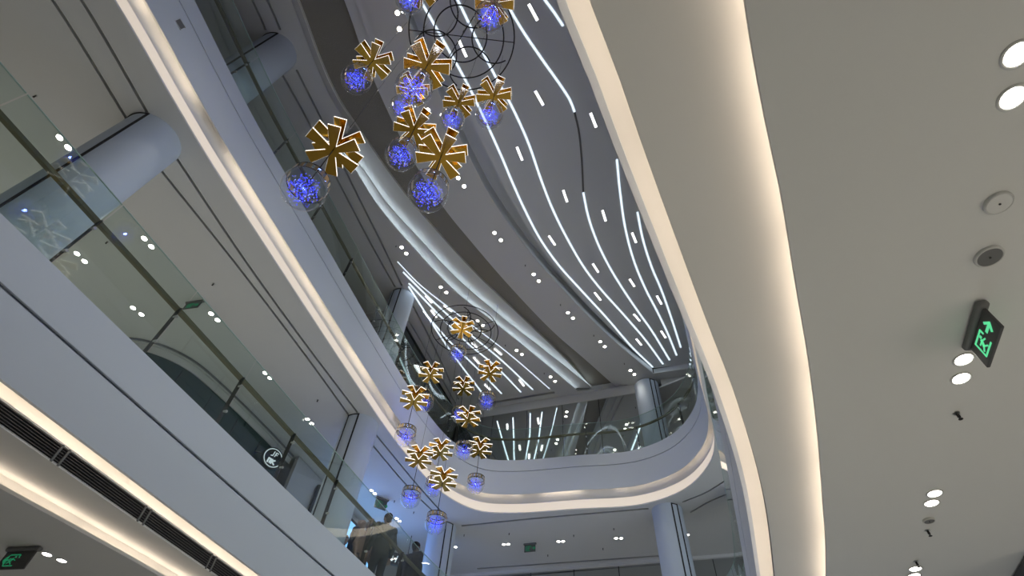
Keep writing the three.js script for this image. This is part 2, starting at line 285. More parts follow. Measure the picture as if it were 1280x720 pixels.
// cove LED lines of the steps
const ledTag = (o, label, group) => tag(o, label, 'LED light', group);
function ledLine(pts, y, w, label, group, power = POWER.led, mat = M.ledCool) {
  const p = smooth(pts, 0.18), o = put('led_line_light', sweep(p, [[-w / 2, y - 0.001], [-w / 2, y - 0.014], [w / 2, y - 0.014], [w / 2, y - 0.001]], true), mat);
  ledTag(o, label, group);
  if (power) lineLights('led_line_light', p, y - 0.018, () => V3(0, -1, 0), w * 0.7, 2.4, COOL, power);
  return o;
}
[[EDGE.c1, Y.ceil + 0.032, 'lower'], [EDGE.c2, Y.ceil + 0.175, 'upper']].forEach(([c, y, which]) => {
  ledTag(put('cove_light_strip', sweep(offset(c, 0.02), [[0, y], [0, y + 0.006], [0.02, y + 0.006], [0.02, y]], true), M.ledCool), 'cool white LED strip in the ' + which + ' step of the silver ceiling cove');
  lineLights('cove_light', offset(c, 0.03), y + 0.009, (n) => V3(-n[0] * 0.25, 1, -n[1] * 0.25), 0.02, 0.9, COOL, POWER.silver);
});
const WL = 'long curving white LED line on the dark grey wave ceiling', LLB = 'white LED line fanning out beside the silver cove on the top ceiling';
const wyLed = Y.ceil + 0.25;
for (const p of [
  [[-3.45, -0.8], [-3.29, -1.56], [-3.15, -2.28], [-2.93, -3.48], [-2.79, -4.66], [-2.70, -5.65], [-2.66, -6.29], [-2.57, -7.27], [-2.40, -8.4], [-2.09, -9.51], [-1.7, -10.5], [-1.09, -12.01], [-0.5, -13.58], [0.03, -14.94]],
  [[-2.6, -1.2], [-2.5, -1.69], [-2.34, -2.76], [-2.19, -3.61], [-2.05, -4.28], [-1.94, -5.06], [-1.90, -5.53], [-1.87, -6.43], [-1.8, -7.44], [-1.62, -8.62], [-1.37, -9.76], [-1.07, -10.67], [-0.54, -11.97], [-0.02, -13.32], [0.4, -14.65]],
  [[-1.6, -1.5], [-1.48, -2.0], [-1.30, -2.65], [-1.0, -3.49], [-0.75, -4.14], [-0.60, -4.59], [-0.56, -4.91]],
  [[-0.84, -7.18], [-0.87, -7.97], [-0.81, -8.84], [-0.65, -9.8], [-0.39, -10.85], [-0.03, -12.06], [0.23, -12.88], [0.65, -14.5]],
  [[0.23, -6.47], [0.14, -7.46], [0.08, -8.65], [0.13, -9.86], [0.30, -11.03], [0.54, -12.14], [0.73, -13.12], [0.91, -14.32]],
  [[0.5, -8.22], [0.51, -9.2], [0.62, -10.3], [0.77, -11.17], [0.93, -12.42], [1.09, -13.96]],
  [[-0.75, -1.9], [-0.62, -2.26], [-0.51, -2.5], [-0.36, -2.89]],
]) ledLine(p.map(([x, z]) => [x, Math.max(z, -14.72)]), wyLed, 0.052, WL, 'LED lines of the wave ceiling');
structure('trim_12', sweep(smooth([[-0.56, -4.91], [-0.57, -5.45], [-0.67, -6.23], [-0.84, -7.18]], 0.15), [[-0.025, wyLed + 0.01], [-0.025, wyLed - 0.02], [0.025, wyLed - 0.02], [0.025, wyLed + 0.01]], true), M.greyPlastic, 'dark strip as the shade of a crease between two LED lines of the wave ceiling');  // raised dark strip stands in for the shade in the panel fold
for (const p of [
  [[-6.81, -7.85], [-6.50, -8.86], [-5.75, -10.4], [-4.69, -12.54], [-3.78, -14.68]], [[-6.81, -8.26], [-6.43, -9.43], [-5.77, -11.14], [-5.08, -12.7], [-4.4, -14.57]],
  [[-6.82, -8.72], [-6.39, -10.23], [-5.91, -11.72], [-5.36, -13.0], [-4.87, -14.6]], [[-6.84, -9.93], [-6.49, -11.5], [-6.02, -13.0], [-5.6, -14.51]], [[-6.88, -8.84], [-6.66, -11.78], [-6.28, -14.44]]])
  ledLine(p, Y.ceil, p[0][1] === -7.85 ? 0.022 : 0.045, LLB, 'LED lines beside the silver cove');
function slotLight([[x0, z0], [x1, z1]], y, label, group) {
  const l = Math.hypot(x1 - x0, z1 - z0), g = thing('slot_light', (x0 + x1) / 2, y, (z0 + z1) / 2, Math.atan2(x1 - x0, z1 - z0));
  tag(g, label, 'slot light', group);
  put('frame', merge([box(0.008, 0.02, l + 0.016, -0.038, 0, 0), box(0.008, 0.02, l + 0.016, 0.038, 0, 0), box(0.068, 0.02, 0.008, 0, 0, l / 2 + 0.004), box(0.068, 0.02, 0.008, 0, 0, -l / 2 - 0.004)]), M.whitePlastic, g);
  put('diffuser', box(0.066, 0.014, l, 0, 0, 0), M.slot, g);
  areaLight('slot_light', V3((x0 + x1) / 2, y - 0.012, (z0 + z1) / 2), V3(0, -1, 0), V3(x1 - x0, 0, z1 - z0), l, 0.055, lin(0.95, 0.97, 1), POWER.slot);
}
for (const s of [[[-0.99, -2.23], [-0.89, -2.61]], [[-2.77, -2.49], [-2.73, -2.89]], [[-1.37, -4.12], [-1.27, -4.52]], [[-0.18, -5.04], [-0.12, -5.45]], [[-2.23, -5.39], [-2.2, -5.8]], [[-1.36, -6.96], [-1.34, -7.36]], [[-0.44, -7.88], [-0.42, -8.27]], [[-2.13, -8.31], [-2.03, -8.69]], [[0.24, -8.85], [0.3, -9.24]], [[-1.09, -9.65], [-0.99, -10.03]], [[-0.11, -10.53], [-0.01, -10.88]], [[-1.27, -10.78], [-1.14, -11.16]], [[-0.22, -12.01], [-0.07, -12.38]], [[0.61, -11.42], [0.71, -11.83]], [[0.54, -12.99], [0.65, -13.37]], [[-0.32, -13.15], [-0.19, -13.51]]])
  slotLight(s, wyLed - 0.011, 'short white slot light between the LED lines of the wave ceiling', 'slot lights in the wave ceiling');
for (const s of [[[-6.49, -9.31], [-6.41, -9.65]], [[-6.07, -9.85], [-5.91, -10.17]], [[-6.56, -9.93], [-6.5, -10.28]], [[-5.76, -11.69], [-5.65, -12.04]], [[-5.1, -12.15], [-4.95, -12.51]], [[-5.95, -12.38], [-5.87, -12.74]], [[-4.72, -13.9], [-4.65, -14.28]], [[-6.04, -13.84], [-5.94, -14.19]]])
  slotLight(s, Y.ceil - 0.025, 'short white slot light among the LED lines beside the silver cove', 'slot lights beside the silver cove');

// ---------------------------------------------------------------- outer walls and what closes the halls
structure('wall_right', merge([box(0.2, 16, 27, OUT.x1, 7.5, -7.5)]), M.wall);
structure('wall_left', merge([box(0.2, 16, 27, OUT.x0, 7.5, -7.5)]), M.wall);
structure('wall_back', box(23, 16, 0.2, -2.5, 7.5, OUT.z1 + 0.12), M.wall);
structure('wall_front', box(23, 16, 0.2, -2.5, 7.5, OUT.z0), M.wall);
// second floor: dark mirror-like shop fronts at the end and on the left
function panelWall(name, label, mat, x0, z0, x1, z1, yLow, yHigh, n, frame = M.darkMetal, category = 'shop front') {
  const g = thing(name, x0, yLow, z0, Math.atan2(-(z1 - z0), x1 - x0)); tag(g, label, category);
  const L = Math.hypot(x1 - x0, z1 - z0), w = L / n;
  for (let i = 0; i < n; i++) put('panel', box(w - 0.02, yHigh - yLow, 0.03, (i + 0.5) * w, (yHigh - yLow) / 2, 0), mat, g);
  for (let i = 0; i <= n; i++) put('mullion', box(0.022, yHigh - yLow, 0.026, i * w, (yHigh - yLow) / 2, 0), frame, g);
  return g;
}
panelWall('mirror_wall', 'dark mirror panels at the end of the second floor, reflecting the ceiling lights', M.mirror, -7.5, -15.25, -0.75, -15.25, Y.floor3, 14.25, 5);
structure('wall_front_lintel', merge([box(7.4, 0.4, 0.3, -3.95, 14.42, -15.35), box(9, 0.5, 0.1, -3.5, 14.85, -15.42), box(2.4, 0.3, 0.3, 1.4, 14.47, -15.3)]), M.plaster, 'grey lintel where the top ceiling ends above the mirror panels');
panelWall('dark_shop_front', 'dark green glass shop front on the left of the second floor, beyond the column', M.tinted, -7.62, -9.6, -7.62, -15.2, Y.floor3, 14.5, 4);
panelWall('dark_shop_front', 'dark glass shop front set back behind the second floor columns', M.shopGlass, -9.4, 4, -9.4, -9.6, Y.floor3, 14.5, 9);
structure('wall_left_return', box(1.9, 3.4, 0.1, -8.5, 12.9, -9.62), M.darkWall);

// ---------------------------------------------------------------- recessed slot diffusers in the ceilings
SLOTS_FIRST.forEach((q, i) => slotChannel(q, Y.soffit2, 'trim_' + (13 + i), 'deep narrow slot recessed in the first floor ceiling'));
SLOTS_TOP.forEach((q, i) => slotChannel(q, Y.ceil, 'trim_' + (33 + i), 'deep narrow slot recessed in the top ceiling'));

// ---------------------------------------------------------------- columns
function column(x, z, r, y0, y1, angles, label) {
  const g = thing('column', x, y0, z); tag(g, label, 'column');
  const h = y1 - y0;
  put('shaft', (() => { const c = new THREE.CylinderGeometry(r, r, h, 48, 1); c.translate(0, h / 2, 0); return c; })(), M.column, g);
  for (const a of angles) put('groove', (() => { const b = box(0.035, h - 0.004, 0.02, 0, h / 2, 0); b.rotateY(-a + Math.PI / 2); b.translate(Math.cos(a) * r, 0, Math.sin(a) * r); return b; })(), M.black, g);  // raised black strip; the dark of the groove is put in as colour
  put('collar', (() => { const t = new THREE.TorusGeometry(r + 0.002, 0.014, 6, 40, angles.length > 1 ? Math.abs(angles[1] - angles[0]) : 1.2); t.rotateX(Math.PI / 2); t.rotateY(-Math.min(...angles)); t.translate(0, h - 0.02, 0); return t; })(), M.black, g);  // black arc; the dark seam at the ceiling is drawn in colour
  return g;
}
const colL2 = 'round grey column behind the first floor glass railing, ', colL3 = 'round grey column behind the second floor glass railing, ';
column(-6.98, -1.46, 0.43, Y.floor2, Y.soffit2, [1.02, 2.0], colL2 + 'with a pale blue sheen');
column(-7.15, -9.1, 0.42, Y.floor2, Y.soffit2, [1.25, 1.93], colL2 + 'next to the people');
column(-7.1, -14.35, 0.42, Y.floor2, Y.soffit2, [0.9, 0.35], 'round grey column at the far left corner of the first floor');
column(-0.42, -14.75, 0.42, Y.floor2, Y.soffit2, [0.75, 1.15], 'round grey column at the far end of the first floor, under the lit cove');
column(1.55, -14.0, 0.36, Y.floor2, Y.soffit2, [2.2, 2.7], 'round grey column half hidden beside the far right railing of the first floor');
column(-6.95, -1.46, 0.43, Y.floor3, Y.ceil, [1.02, 2.0], colL3 + 'near the dark mesh ceiling band');
column(-7.27, -9.2, 0.38, Y.floor3, Y.ceil, [1.25, 1.93], colL3 + 'where the LED lines fan out');
column(-0.33, -15.1, 0.42, Y.floor3, Y.ceil - 0.25, [0.75, 1.15], 'round bluish grey column at the end of the second floor, beside the mirror panels');

// ---------------------------------------------------------------- glass balustrades
function balustrade(path, yTop, name, label, spacing, start) {
  const g = thing(name); tag(g, label, 'railing');
  const gl = offset(path, 0.03), rl = offset(path, 0.14), n = normals(path);
  let i0 = start;
  const h = 1.21, rh = 0.88;
  const per = Math.round(spacing / 0.2);
  while (i0 < path.length - 1) {
    const i1 = Math.min(path.length - 1, i0 + per);
    if (i1 - i0 < 3) break;
    const seg = gl.slice(i0, i1 + 1).map((p) => p.slice());
    const trim = (a, b) => { const l = Math.hypot(b[0] - a[0], b[1] - a[1]); a[0] += (b[0] - a[0]) * 0.008 / l; a[1] += (b[1] - a[1]) * 0.008 / l; };
    trim(seg[0], seg[1]); trim(seg[seg.length - 1], seg[seg.length - 2]);
    put('glass_pane', sweep(seg, [[0, yTop - 0.05], [0, yTop + h], [0.012, yTop + h], [0.012, yTop - 0.05]], true), M.glass, g);
    put('pane_edge', sweep(seg, [[-0.002, yTop + h], [-0.002, yTop + h + 0.008], [0.014, yTop + h + 0.008], [0.014, yTop + h]], true), M.paneEdge, g);
    const p = path[i1], m = n[i1], a = Math.atan2(-m[1], m[0]);
    const post = box(0.07, rh + 0.05, 0.014, 0, 0, 0); post.rotateY(a); post.translate(p[0] + m[0] * 0.095, yTop + rh / 2 - 0.03, p[1] + m[1] * 0.095);
    put('post', post, M.darkMetal, g);
    const cl = merge([0.25, 0.7].map((k) => { const c = rod(V3(0, 0, 0), V3(0.05, 0, 0), 0.02, 8); c.rotateY(a); c.translate(p[0] + m[0] * 0.03, yTop + k, p[1] + m[1] * 0.03); return c; }));
    put('glass_clamp', cl, M.steel, g);
    i0 = i1;
  }
  put('handrail', sweep(rl, [[-0.03, yTop + rh - 0.03], [-0.03, yTop + rh + 0.02], [-0.02, yTop + rh + 0.03], [0.02, yTop + rh + 0.03], [0.03, yTop + rh + 0.02], [0.03, yTop + rh - 0.03]], true), M.bronze, g);
  return g;
}
const cut = (path, f) => path.filter((p, i) => f(p, i));
balustrade(cut(LOWER_EDGE, (p) => p[0] < -5 && p[1] > -13 && p[1] < 2.75), Y.top1, 'glass_railing', 'glass railing with a flat bronze handrail along the first floor gallery with the people', 1.4, 0);
balustrade(cut(LOWER_EDGE, (p) => p[0] > 0.2 && p[1] < -3.5), Y.top1, 'glass_railing', 'glass railing on the curved far right edge of the first floor', 1.4, 0);
balustrade(cut(UPPER_EDGE, (p, i) => p[1] < 2.5 && !(p[0] > 0 && p[1] > -7)), Y.top2, 'glass_railing', 'glass railing with a handrail around the second floor opening', 1.6, 2);

// ---------------------------------------------------------------- first floor: shop fronts on the left and at the end
{ // curved dark shop front with a grey cornice
  const p = smooth([[-13, -4.95], [-11.6, -4.98], [-10.7, -5.12], [-10.2, -5.45], [-9.82, -6.05], [-9.66, -7.2], [-9.6, -8.5], [-9.6, -9.9]], 0.15);
  const g = thing('curved_shop_front'); tag(g, 'curved dark green glass shop front under a grey cornice on the first floor', 'shop front');
  put('cornice', sweep(p, [[0, Y.soffit2 - 0.002], [0, Y.soffit2 - 0.10], [0.04, Y.soffit2 - 0.10], [0.04, Y.soffit2 - 0.26], [0.09, Y.soffit2 - 0.26], [0.09, Y.soffit2 - 0.002]], true), M.wall, g);
  put('cornice_edge', sweep(p, [[-0.02, Y.soffit2 - 0.02], [-0.02, Y.soffit2 - 0.06], [0.01, Y.soffit2 - 0.06], [0.01, Y.soffit2 - 0.02]], true), M.greyPlastic, g);
  const q = offset(p, 0.07);
  for (let i = 0; i + 6 < q.length; i += 6) {
    put('glass_pane', sweep(q.slice(i, i + 7), [[0, Y.floor2], [0, Y.soffit2 - 0.26], [0.02, Y.soffit2 - 0.26], [0.02, Y.floor2]], true), M.shopGlass, g);
    put('mullion', box(0.02, Y.soffit2 - Y.floor2 - 0.35, 0.02, q[i][0], (Y.soffit2 + Y.floor2 - 0.35) / 2, q[i][1]), M.black, g);
  }
}
structure('wall_left_middle', box(0.1, 3.8, 8, -9.5, 7.6, -13.95), M.wall);
panelWall('mirror_wall', 'mirror panels at the far end of the first floor, under a dark lintel line', M.mirror, -9.6, -17.55, 3.5, -17.85, Y.floor2, 9.43, 9);
structure('wall_front_lintel', (() => { const b = box(13.2, 0.09, 0.2, 0, 0, 0); b.rotateY(0.023); b.translate(-3, 9.475, -17.7); return b; })(), M.plaster, 'grey lintel at the far end of the first floor ceiling');

// ---------------------------------------------------------------- ceiling fittings
function makeDownlight(r) {
  const g = thing('downlight');
  put('trim_ring', new THREE.LatheGeometry([[r * 1.3, 0.004], [r * 1.3, -0.004], [r * 1.15, -0.008], [r, -0.004], [r * 0.96, 0.004]].map(([x, y]) => new THREE.Vector2(x, y)), 20), M.whitePlastic, g);
  const d = new THREE.CylinderGeometry(r * 0.97, r * 0.97, 0.005, 20); d.translate(0, 0.0, 0); put('lens', d, M.lens, g);
  return g;
}
const DL = {};
function downlight(x, y, z, label, group, r = 0.053) {
  const key = 'p' + r; let g;
  if (!DL[key]) { g = DL[key] = makeDownlight(r); g.position.set(x, y, z); } else g = copyOf(DL[key], x, y, z);
  return tag(g, label, 'downlight', group);
}
function spot(x, y, z, power, angle = 0.95) {
  const s = new THREE.SpotLight(DOWN, power, 0, angle, 0.7, 2); s.name = 'downlight_beam'; s.position.set(x, y - 0.03, z); s.target.position.set(x, y - 3, z);
  s.castShadow = true; s.shadow.radius = 3; scene.add(s); scene.add(s.target);
}
function pairs(list, y, label, group, power) {
  for (const p of list) {
    let cx = 0, cz = 0;
    for (const [x, z] of p) { downlight(x, y, z, label, group); cx += x / p.length; cz += z / p.length; }
    spot(cx, y, cz, power * (y > 14 && cz < -14.3 && cx > -1 ? 0.2 : 1), y > 14 ? 0.62 : 0.95);
  }
}
const nearLabel = 'bright round downlight in the plain near ceiling that carries the exit sign', nearGroup = 'paired downlights of the near ceiling';
pairs([[[1.85, -1.27], [1.88, -1.48]], [[2.01, -3.34], [2.03, -3.54]]], Y.soffit1, nearLabel, nearGroup, POWER.spotLow);
pairs([[[2.1, -5.07], [2.1, -5.23]], [[2.15, -6.54], [2.16, -6.70]]], Y.soffit1, nearLabel, nearGroup, POWER.spotLow * 0.2);
pairs([[[-7.24, -4.38], [-7.19, -4.55]]], Y.soffit1, 'round downlight beside the exit sign under the slatted grille', 'paired downlights under the slatted grille', POWER.spotLeft);
pairs([[[-8.5, -1.0], [-8.5, -1.18]], [[-8.55, -3.03], [-8.55, -3.22]], [[-8.52, -4.97], [-8.5, -5.16]], [[-8.46, -6.85], [-8.45, -7.03]], [[-8.4, -8.6], [-8.39, -8.78]], [[-8.32, -11.95], [-8.3, -12.12]], [[-8.28, -13.55], [-8.26, -13.72]]], Y.soffit2, 'bright round downlight over the first floor gallery with the glass railing', 'paired downlights of the first floor gallery', POWER.spotMid);
pairs([[[-10.11, -2.96], [-10.11, -3.15]], [[-10.05, -4.4], [-10.01, -4.6]]], Y.soffit2, 'bright round downlight in front of the curved dark shop front', 'paired downlights before the curved shop front', POWER.spotMid);
pairs([[[-7.3, -15.62], [-7.16, -15.62]], [[-5.58, -15.76], [-5.44, -15.77]], [[-3.85, -15.91], [-3.71, -15.93]], [[-2.09, -16.06], [-1.94, -16.09]], [[-0.15, -16.26], [0.0, -16.27]]], Y.soffit2, 'small round downlight at the far end of the first floor ceiling', 'paired downlights at the far end', POWER.spotMid * 0.7);
pairs([[[-3.59, -7.65], [-3.49, -7.94]], [[-2.9, -9.41], [-2.82, -9.70]], [[-2.25, -11.21], [-2.15, -11.48]], [[-1.5, -12.76], [-1.4, -13.03]], [[-0.75, -14.42], [-0.65, -14.66]], [[-3.85, -1.51], [-3.95, -1.83]], [[-3.99, -5.71], [-3.92, -5.99]], [[-4.13, -3.49], [-4.05, -3.75]]].map((p) => p), Y.ceil, 'round downlight in the flat ceiling between the dark mesh and the wave panel', 'paired downlights beside the wave panel', POWER.spotTop);
pairs([[[-6.46, -7.39], [-6.42, -7.64]], [[-5.89, -9.13], [-5.80, -9.38]], [[-5.24, -10.80], [-5.13, -11.03]], [[-4.38, -12.45], [-4.26, -12.69]], [[-3.58, -14.06], [-3.48, -14.33]]], Y.ceil, 'round downlight between the fanning LED lines and the silver cove', 'paired downlights beside the silver cove', POWER.spotTop);

function disc(name, x, y, z, r, label, category, dark) {
  const g = thing(name, x, y, z); tag(g, label, category);
  put('rim', new THREE.LatheGeometry([[r, 0.002], [r, -0.012], [r * 0.9, -0.02], [r * 0.84, -0.016]].map(([a, b]) => new THREE.Vector2(a, b)), 32), M.whitePlastic, g);
  const c = new THREE.CylinderGeometry(r * 0.88, r * 0.88, 0.012, 32); c.translate(0, -0.01, 0); put('cover', c, dark ? M.greyPlastic : M.plaster, g);
  const d = new THREE.CylinderGeometry(r * 0.08, r * 0.08, 0.006, 8); d.translate(0, -0.018, 0); put('centre_pin', d, M.black, g);
  return g;
}
disc('ceiling_speaker', 1.975, Y.soffit1, -2.45, 0.075, 'round ceiling speaker with a grey grille, between the exit sign and a pale disc', 'speaker', true);
disc('access_disc', 1.945, Y.soffit1, -2.08, 0.07, 'pale round ceiling cover flush with the plaster, beside the grey speaker', 'ceiling cover', false);
disc('smoke_detector', 2.12, Y.soffit1, -5.53, 0.05, 'small dark smoke detector beyond the third pair of near downlights', 'smoke detector', true);
function sprinkler(x, y, z, label, group) {
  let g = sprinkler.p;
  if (!g) {
    g = sprinkler.p = thing('sprinkler', x, y, z);
    put('stem', merge([(() => { const c = new THREE.CylinderGeometry(0.012, 0.018, 0.05, 8); c.translate(0, -0.025, 0); c.scale(0.7, 0.7, 0.7); return c; })(), box(0.005, 0.02, 0.02, 0, -0.043, 0)]), M.darkMetal, g);
    put('deflector', (() => { const c = new THREE.CylinderGeometry(0.016, 0.016, 0.003, 12); c.translate(0, -0.054, 0); return c; })(), M.darkMetal, g);
    put('escutcheon', (() => { const c = new THREE.CylinderGeometry(0.022, 0.024, 0.005, 14); c.translate(0, -0.0025, 0); return c; })(), M.steel, g);
  } else g = copyOf(g, x, y, z);
  return tag(g, label, 'sprinkler', group);
}
for (const [x, z] of [[2.07, -3.94], [2.14, -5.73], [2.13, -6.37]]) sprinkler(x, Y.soffit1, z, 'small dark sprinkler head in the plain near ceiling', 'sprinklers of the near ceiling');
for (const [x, z] of [[-8.3, -0.35], [-7.95, -4.3], [-7.75, -8.0], [-9.3, -2.9], [-7.9, -12.6], [-7.6, -13.3]]) sprinkler(x, Y.soffit2, z, 'small dark sprinkler head over the first floor gallery', 'sprinklers of the first floor gallery');
for (const [x, z] of [[-6.6, -14.9], [-5.2, -15.1], [-3.3, -15.6], [-2.05, -15.45], [-2.6, -16.6], [-4.4, -16.7]]) sprinkler(x, Y.soffit2, z, 'small dark sprinkler head at the far end of the first floor ceiling', 'sprinklers at the far end');
for (const [x, z] of [[-3.05, -9.0], [-2.4, -10.8], [-1.65, -12.4], [-0.9, -14.0], [-6.6, -7.3], [-4.68, -12.1], [-3.75, -13.8]]) sprinkler(x, Y.ceil, z, 'small dark sprinkler head beside the downlights of the top ceiling', 'sprinklers of the top ceiling');

// exit signs: a ceiling bar and a hanging plate with an arrow and a running figure in a doorway
function exitSign(x, y, z, turn, label, lit, arrow = 1, drop = 0.19, length = 0.36) {
  const g = thing('exit_sign', x, y, z, turn); tag(g, label, 'exit sign');
  put('mount', rbox(length + 0.06, 0.05, 0.07, 0.02, 0, -0.026, 0), M.greyPlastic, g);
  const b = put('plate', rbox(length, drop - 0.02, 0.022, 0.008, 0, -0.05 - (drop - 0.02) / 2, 0), M.signBody, g);
  const mat = lit ? M.green : M.greenDim, cy = -0.05 - (drop - 0.02) / 2, s = drop / 0.19;
  for (const f of [1, -1]) {
    const zz = 0.0125 * f, bar = (x0, y0, x1, y1, w) => { const q = box(Math.hypot(x1 - x0, y1 - y0) + w * 0.6, w, 0.003); q.rotateZ(Math.atan2(y1 - y0, x1 - x0)); q.translate((x0 + x1) / 2 * s, cy + (y0 + y1) / 2 * s, zz); return q; };
    const a = arrow;
    put('arrow', merge([bar(0.06 * a, 0, 0.13 * a, 0, 0.02), bar(0.10 * a, 0.035, 0.135 * a, 0, 0.018), bar(0.10 * a, -0.035, 0.135 * a, 0, 0.018)]), mat, b);
    put('running_figure', merge([bar(-0.1, 0.05, 0.025, 0.05, 0.012), bar(-0.1, 0.05, -0.1, -0.055, 0.012), bar(0.025, 0.05, 0.025, 0.02, 0.012), bar(-0.1, -0.055, 0.02, -0.055, 0.012),
      bar(-0.02, 0.03, -0.012, 0.03, 0.018), bar(-0.03, 0.015, -0.05, -0.015, 0.02), bar(-0.05, -0.015, -0.02, -0.04, 0.012), bar(-0.05, -0.015, -0.08, -0.03, 0.012), bar(-0.03, 0.01, 0.005, -0.005, 0.01), bar(-0.035, 0.01, -0.07, 0.012, 0.01)]), mat, b);
  }
  return g;
}
exitSign(2.0, Y.soffit1, -3.0, Math.PI * -0.5, 'grey hanging exit sign with a green arrow and running figure in the near ceiling', true, 1);
exitSign(-7.35, Y.soffit1, -4.18, 0.12, 'dark hanging exit sign with a green figure beside downlights under the slatted grille', false, -1, 0.22, 0.4);
exitSign(-8.62, Y.soffit2, -4.6, 0.1, 'green exit sign hung over the first floor gallery, before the curved shop front', false, 1);
exitSign(-4.75, Y.soffit2, -15.85, 0.0, 'small green exit sign at the far end of the first floor ceiling', false, 1, 0.24, 0.36);
exitSign(-8.2, Y.soffit2, -12.4, 0.9, 'green exit sign above the heads of the people on the first floor', false, 1, 0.3, 0.36);

// ---------------------------------------------------------------- hanging ornaments
function flakeShape(R) {
  const s = new THREE.Shape(), n = 6, pts = [];
  for (let k = 0; k < n; k++) {
    const a = k * Math.PI / 3, c = Math.cos(a), d = Math.sin(a), at = (r, w) => pts.push([c * r - d * w, d * r + c * w]);
    at(R * 0.20, -R * 0.115); at(R, -R * 0.235); at(R, R * 0.235); at(R * 0.20, R * 0.115);
  }
  pts.forEach(([x, y], i) => (i ? s.lineTo(x, y) : s.moveTo(x, y))); s.closePath(); return { s, pts };
}
const FLAKE = { R: 0.338, H: 0.27, plate: 0.028, drop: 0.98, globe: 0.25 };
const flakeParts = (() => {
  const { R, H } = FLAKE, { s, pts } = flakeShape(R);
  const plateGeo = new THREE.ExtrudeGeometry(s, { depth: FLAKE.plate, bevelEnabled: false }); plateGeo.rotateX(-Math.PI / 2);
  const body = new THREE.CylinderGeometry(R * 0.17, R * 0.17, H - 0.004, 6); body.translate(0, H / 2, 0);
  const strips = [[], []];                            // LED tapes on the side walls, at the lower and upper rim
  [FLAKE.plate / 2, H - FLAKE.plate / 2].forEach((y, rim) => pts.forEach((p, i) => {
    if (i % 4 === 3) return;
    const q = pts[(i + 1) % pts.length], l = Math.hypot(q[0] - p[0], q[1] - p[1]), nx = (q[1] - p[1]) / l * 0.002, ny = -(q[0] - p[0]) / l * 0.002;
    const A = [[p[0] + nx, -(p[1] + ny)], [q[0] + nx, -(q[1] + ny)]], B = [[p[0], -p[1]], [q[0], -q[1]]];
    for (const g of [ribbon(A, y - 0.011, A, y + 0.011), ribbon(B, y - 0.011, A, y - 0.011), ribbon(B, y + 0.011, A, y + 0.011)]) { const uv = g.attributes.uv; for (let k = 0; k < uv.count; k++) uv.setX(k, uv.getX(k) * 42); strips[rim].push(g); }
  }));
  return { body, plateGeo, strips: strips.map(merge) };
})();
const globeParts = (() => {
  const r = FLAKE.globe, blue = [], pale = [];
  for (let k = 0; k < 300; k++) {                     // blue lamps crowded in the middle and the lower half of the globe
    const u = rnd() * Math.PI * 2, w = rnd() * 2 - 1, d = Math.pow(rnd(), 0.45) * r * 0.82, q = Math.sqrt(1 - w * w);
    const g = new THREE.TetrahedronGeometry(0.0056 + 0.003 * rnd(), 0); g.translate(Math.cos(u) * q * d * 0.9, w * d * 1.0 - 0.03, Math.sin(u) * q * d * 0.9); (k % 7 ? blue : pale).push(g);
  }
  const shell = new THREE.SphereGeometry(r, 40, 24, 0, Math.PI * 2, 0.62, Math.PI - 0.62);
  const collar = [], rc = r * 0.86, yc = r * 0.56;
  const ring = (y, hh) => { const g = new THREE.CylinderGeometry(rc + 0.012, rc + 0.012, hh, 40, 1, true); g.translate(0, y, 0); return g; };
  const rings = [ring(yc + 0.048, 0.022), ring(yc - 0.048, 0.022)];
  for (let k = 0; k < 18; k++) { const a = k / 18 * Math.PI * 2, b = box(0.006, 0.09, k % 3 ? 0.034 : 0.06); b.rotateY(-a); b.translate(Math.cos(a) * (rc + 0.01), yc, Math.sin(a) * (rc + 0.01)); collar.push(b); }
  const cap = new THREE.LatheGeometry([[0.008, yc + 0.14], [0.03, yc + 0.12], [0.035, yc + 0.06], [rc, yc + 0.052], [rc + 0.004, yc + 0.045]].map(([a, b]) => new THREE.Vector2(a, b)), 32);
  const core = new THREE.CylinderGeometry(0.006, 0.006, r * 1.1, 6); core.translate(0, 0.02, 0);
  return { shell, rings, collar: merge(collar), cap, blue: merge(blue), pale: merge(pale), core };
})();
function pendant(x, y, z, yaw, wireTop, label, group) {
  const g = thing('snowflake_pendant', x, y - FLAKE.drop - FLAKE.globe, z, yaw); tag(g, label, 'pendant', group);
  const gy = FLAKE.globe, fy = FLAKE.drop + FLAKE.globe;
  const f = put('snowflake', flakeParts.body, M.gold, g); f.position.y = fy;
  [0, FLAKE.H - FLAKE.plate].forEach((yy, i) => { put('star_plate', flakeParts.plateGeo, M.gold, f).position.y = yy; put('light_strip', flakeParts.strips[i], M.flakeLed, f); });
  const s = put('globe', globeParts.shell, M.globe, g); s.position.y = gy;
  tag(put('blue_lights', globeParts.blue, M.blueLed, s), 'tangle of tiny blue lights inside the globe', null, null, 'stuff');
  tag(put('pale_lights', globeParts.pale, M.paleLed, s), 'pale blue lights inside the globe', null, null, 'stuff');
  put('lamp_stem', globeParts.core, M.darkMetal, s);
  const c = put('collar', globeParts.collar, M.goldPale, g); c.position.y = gy;
  put('collar_ring', globeParts.rings[0], M.darkMetal, c); put('collar_ring', globeParts.rings[1], M.darkMetal, c);
  const cp = put('cap', globeParts.cap, M.globe, g); cp.position.y = gy;
  put('rod', rod(V3(0, gy + 0.2, 0), V3(0, fy, 0), 0.008, 6), M.darkMetal, g);
  put('wire', rod(V3(0, fy + FLAKE.H, 0), V3(0, wireTop - g.position.y, 0), 0.0035, 5), M.darkMetal, g);
  const l = new THREE.PointLight(lin(0.1, 0.16, 1), 0.3); l.name = 'blue_lights'; l.position.set(0, gy, 0); l.castShadow = true; g.add(l);
  return g;
}
const RING_Y = 13.6;
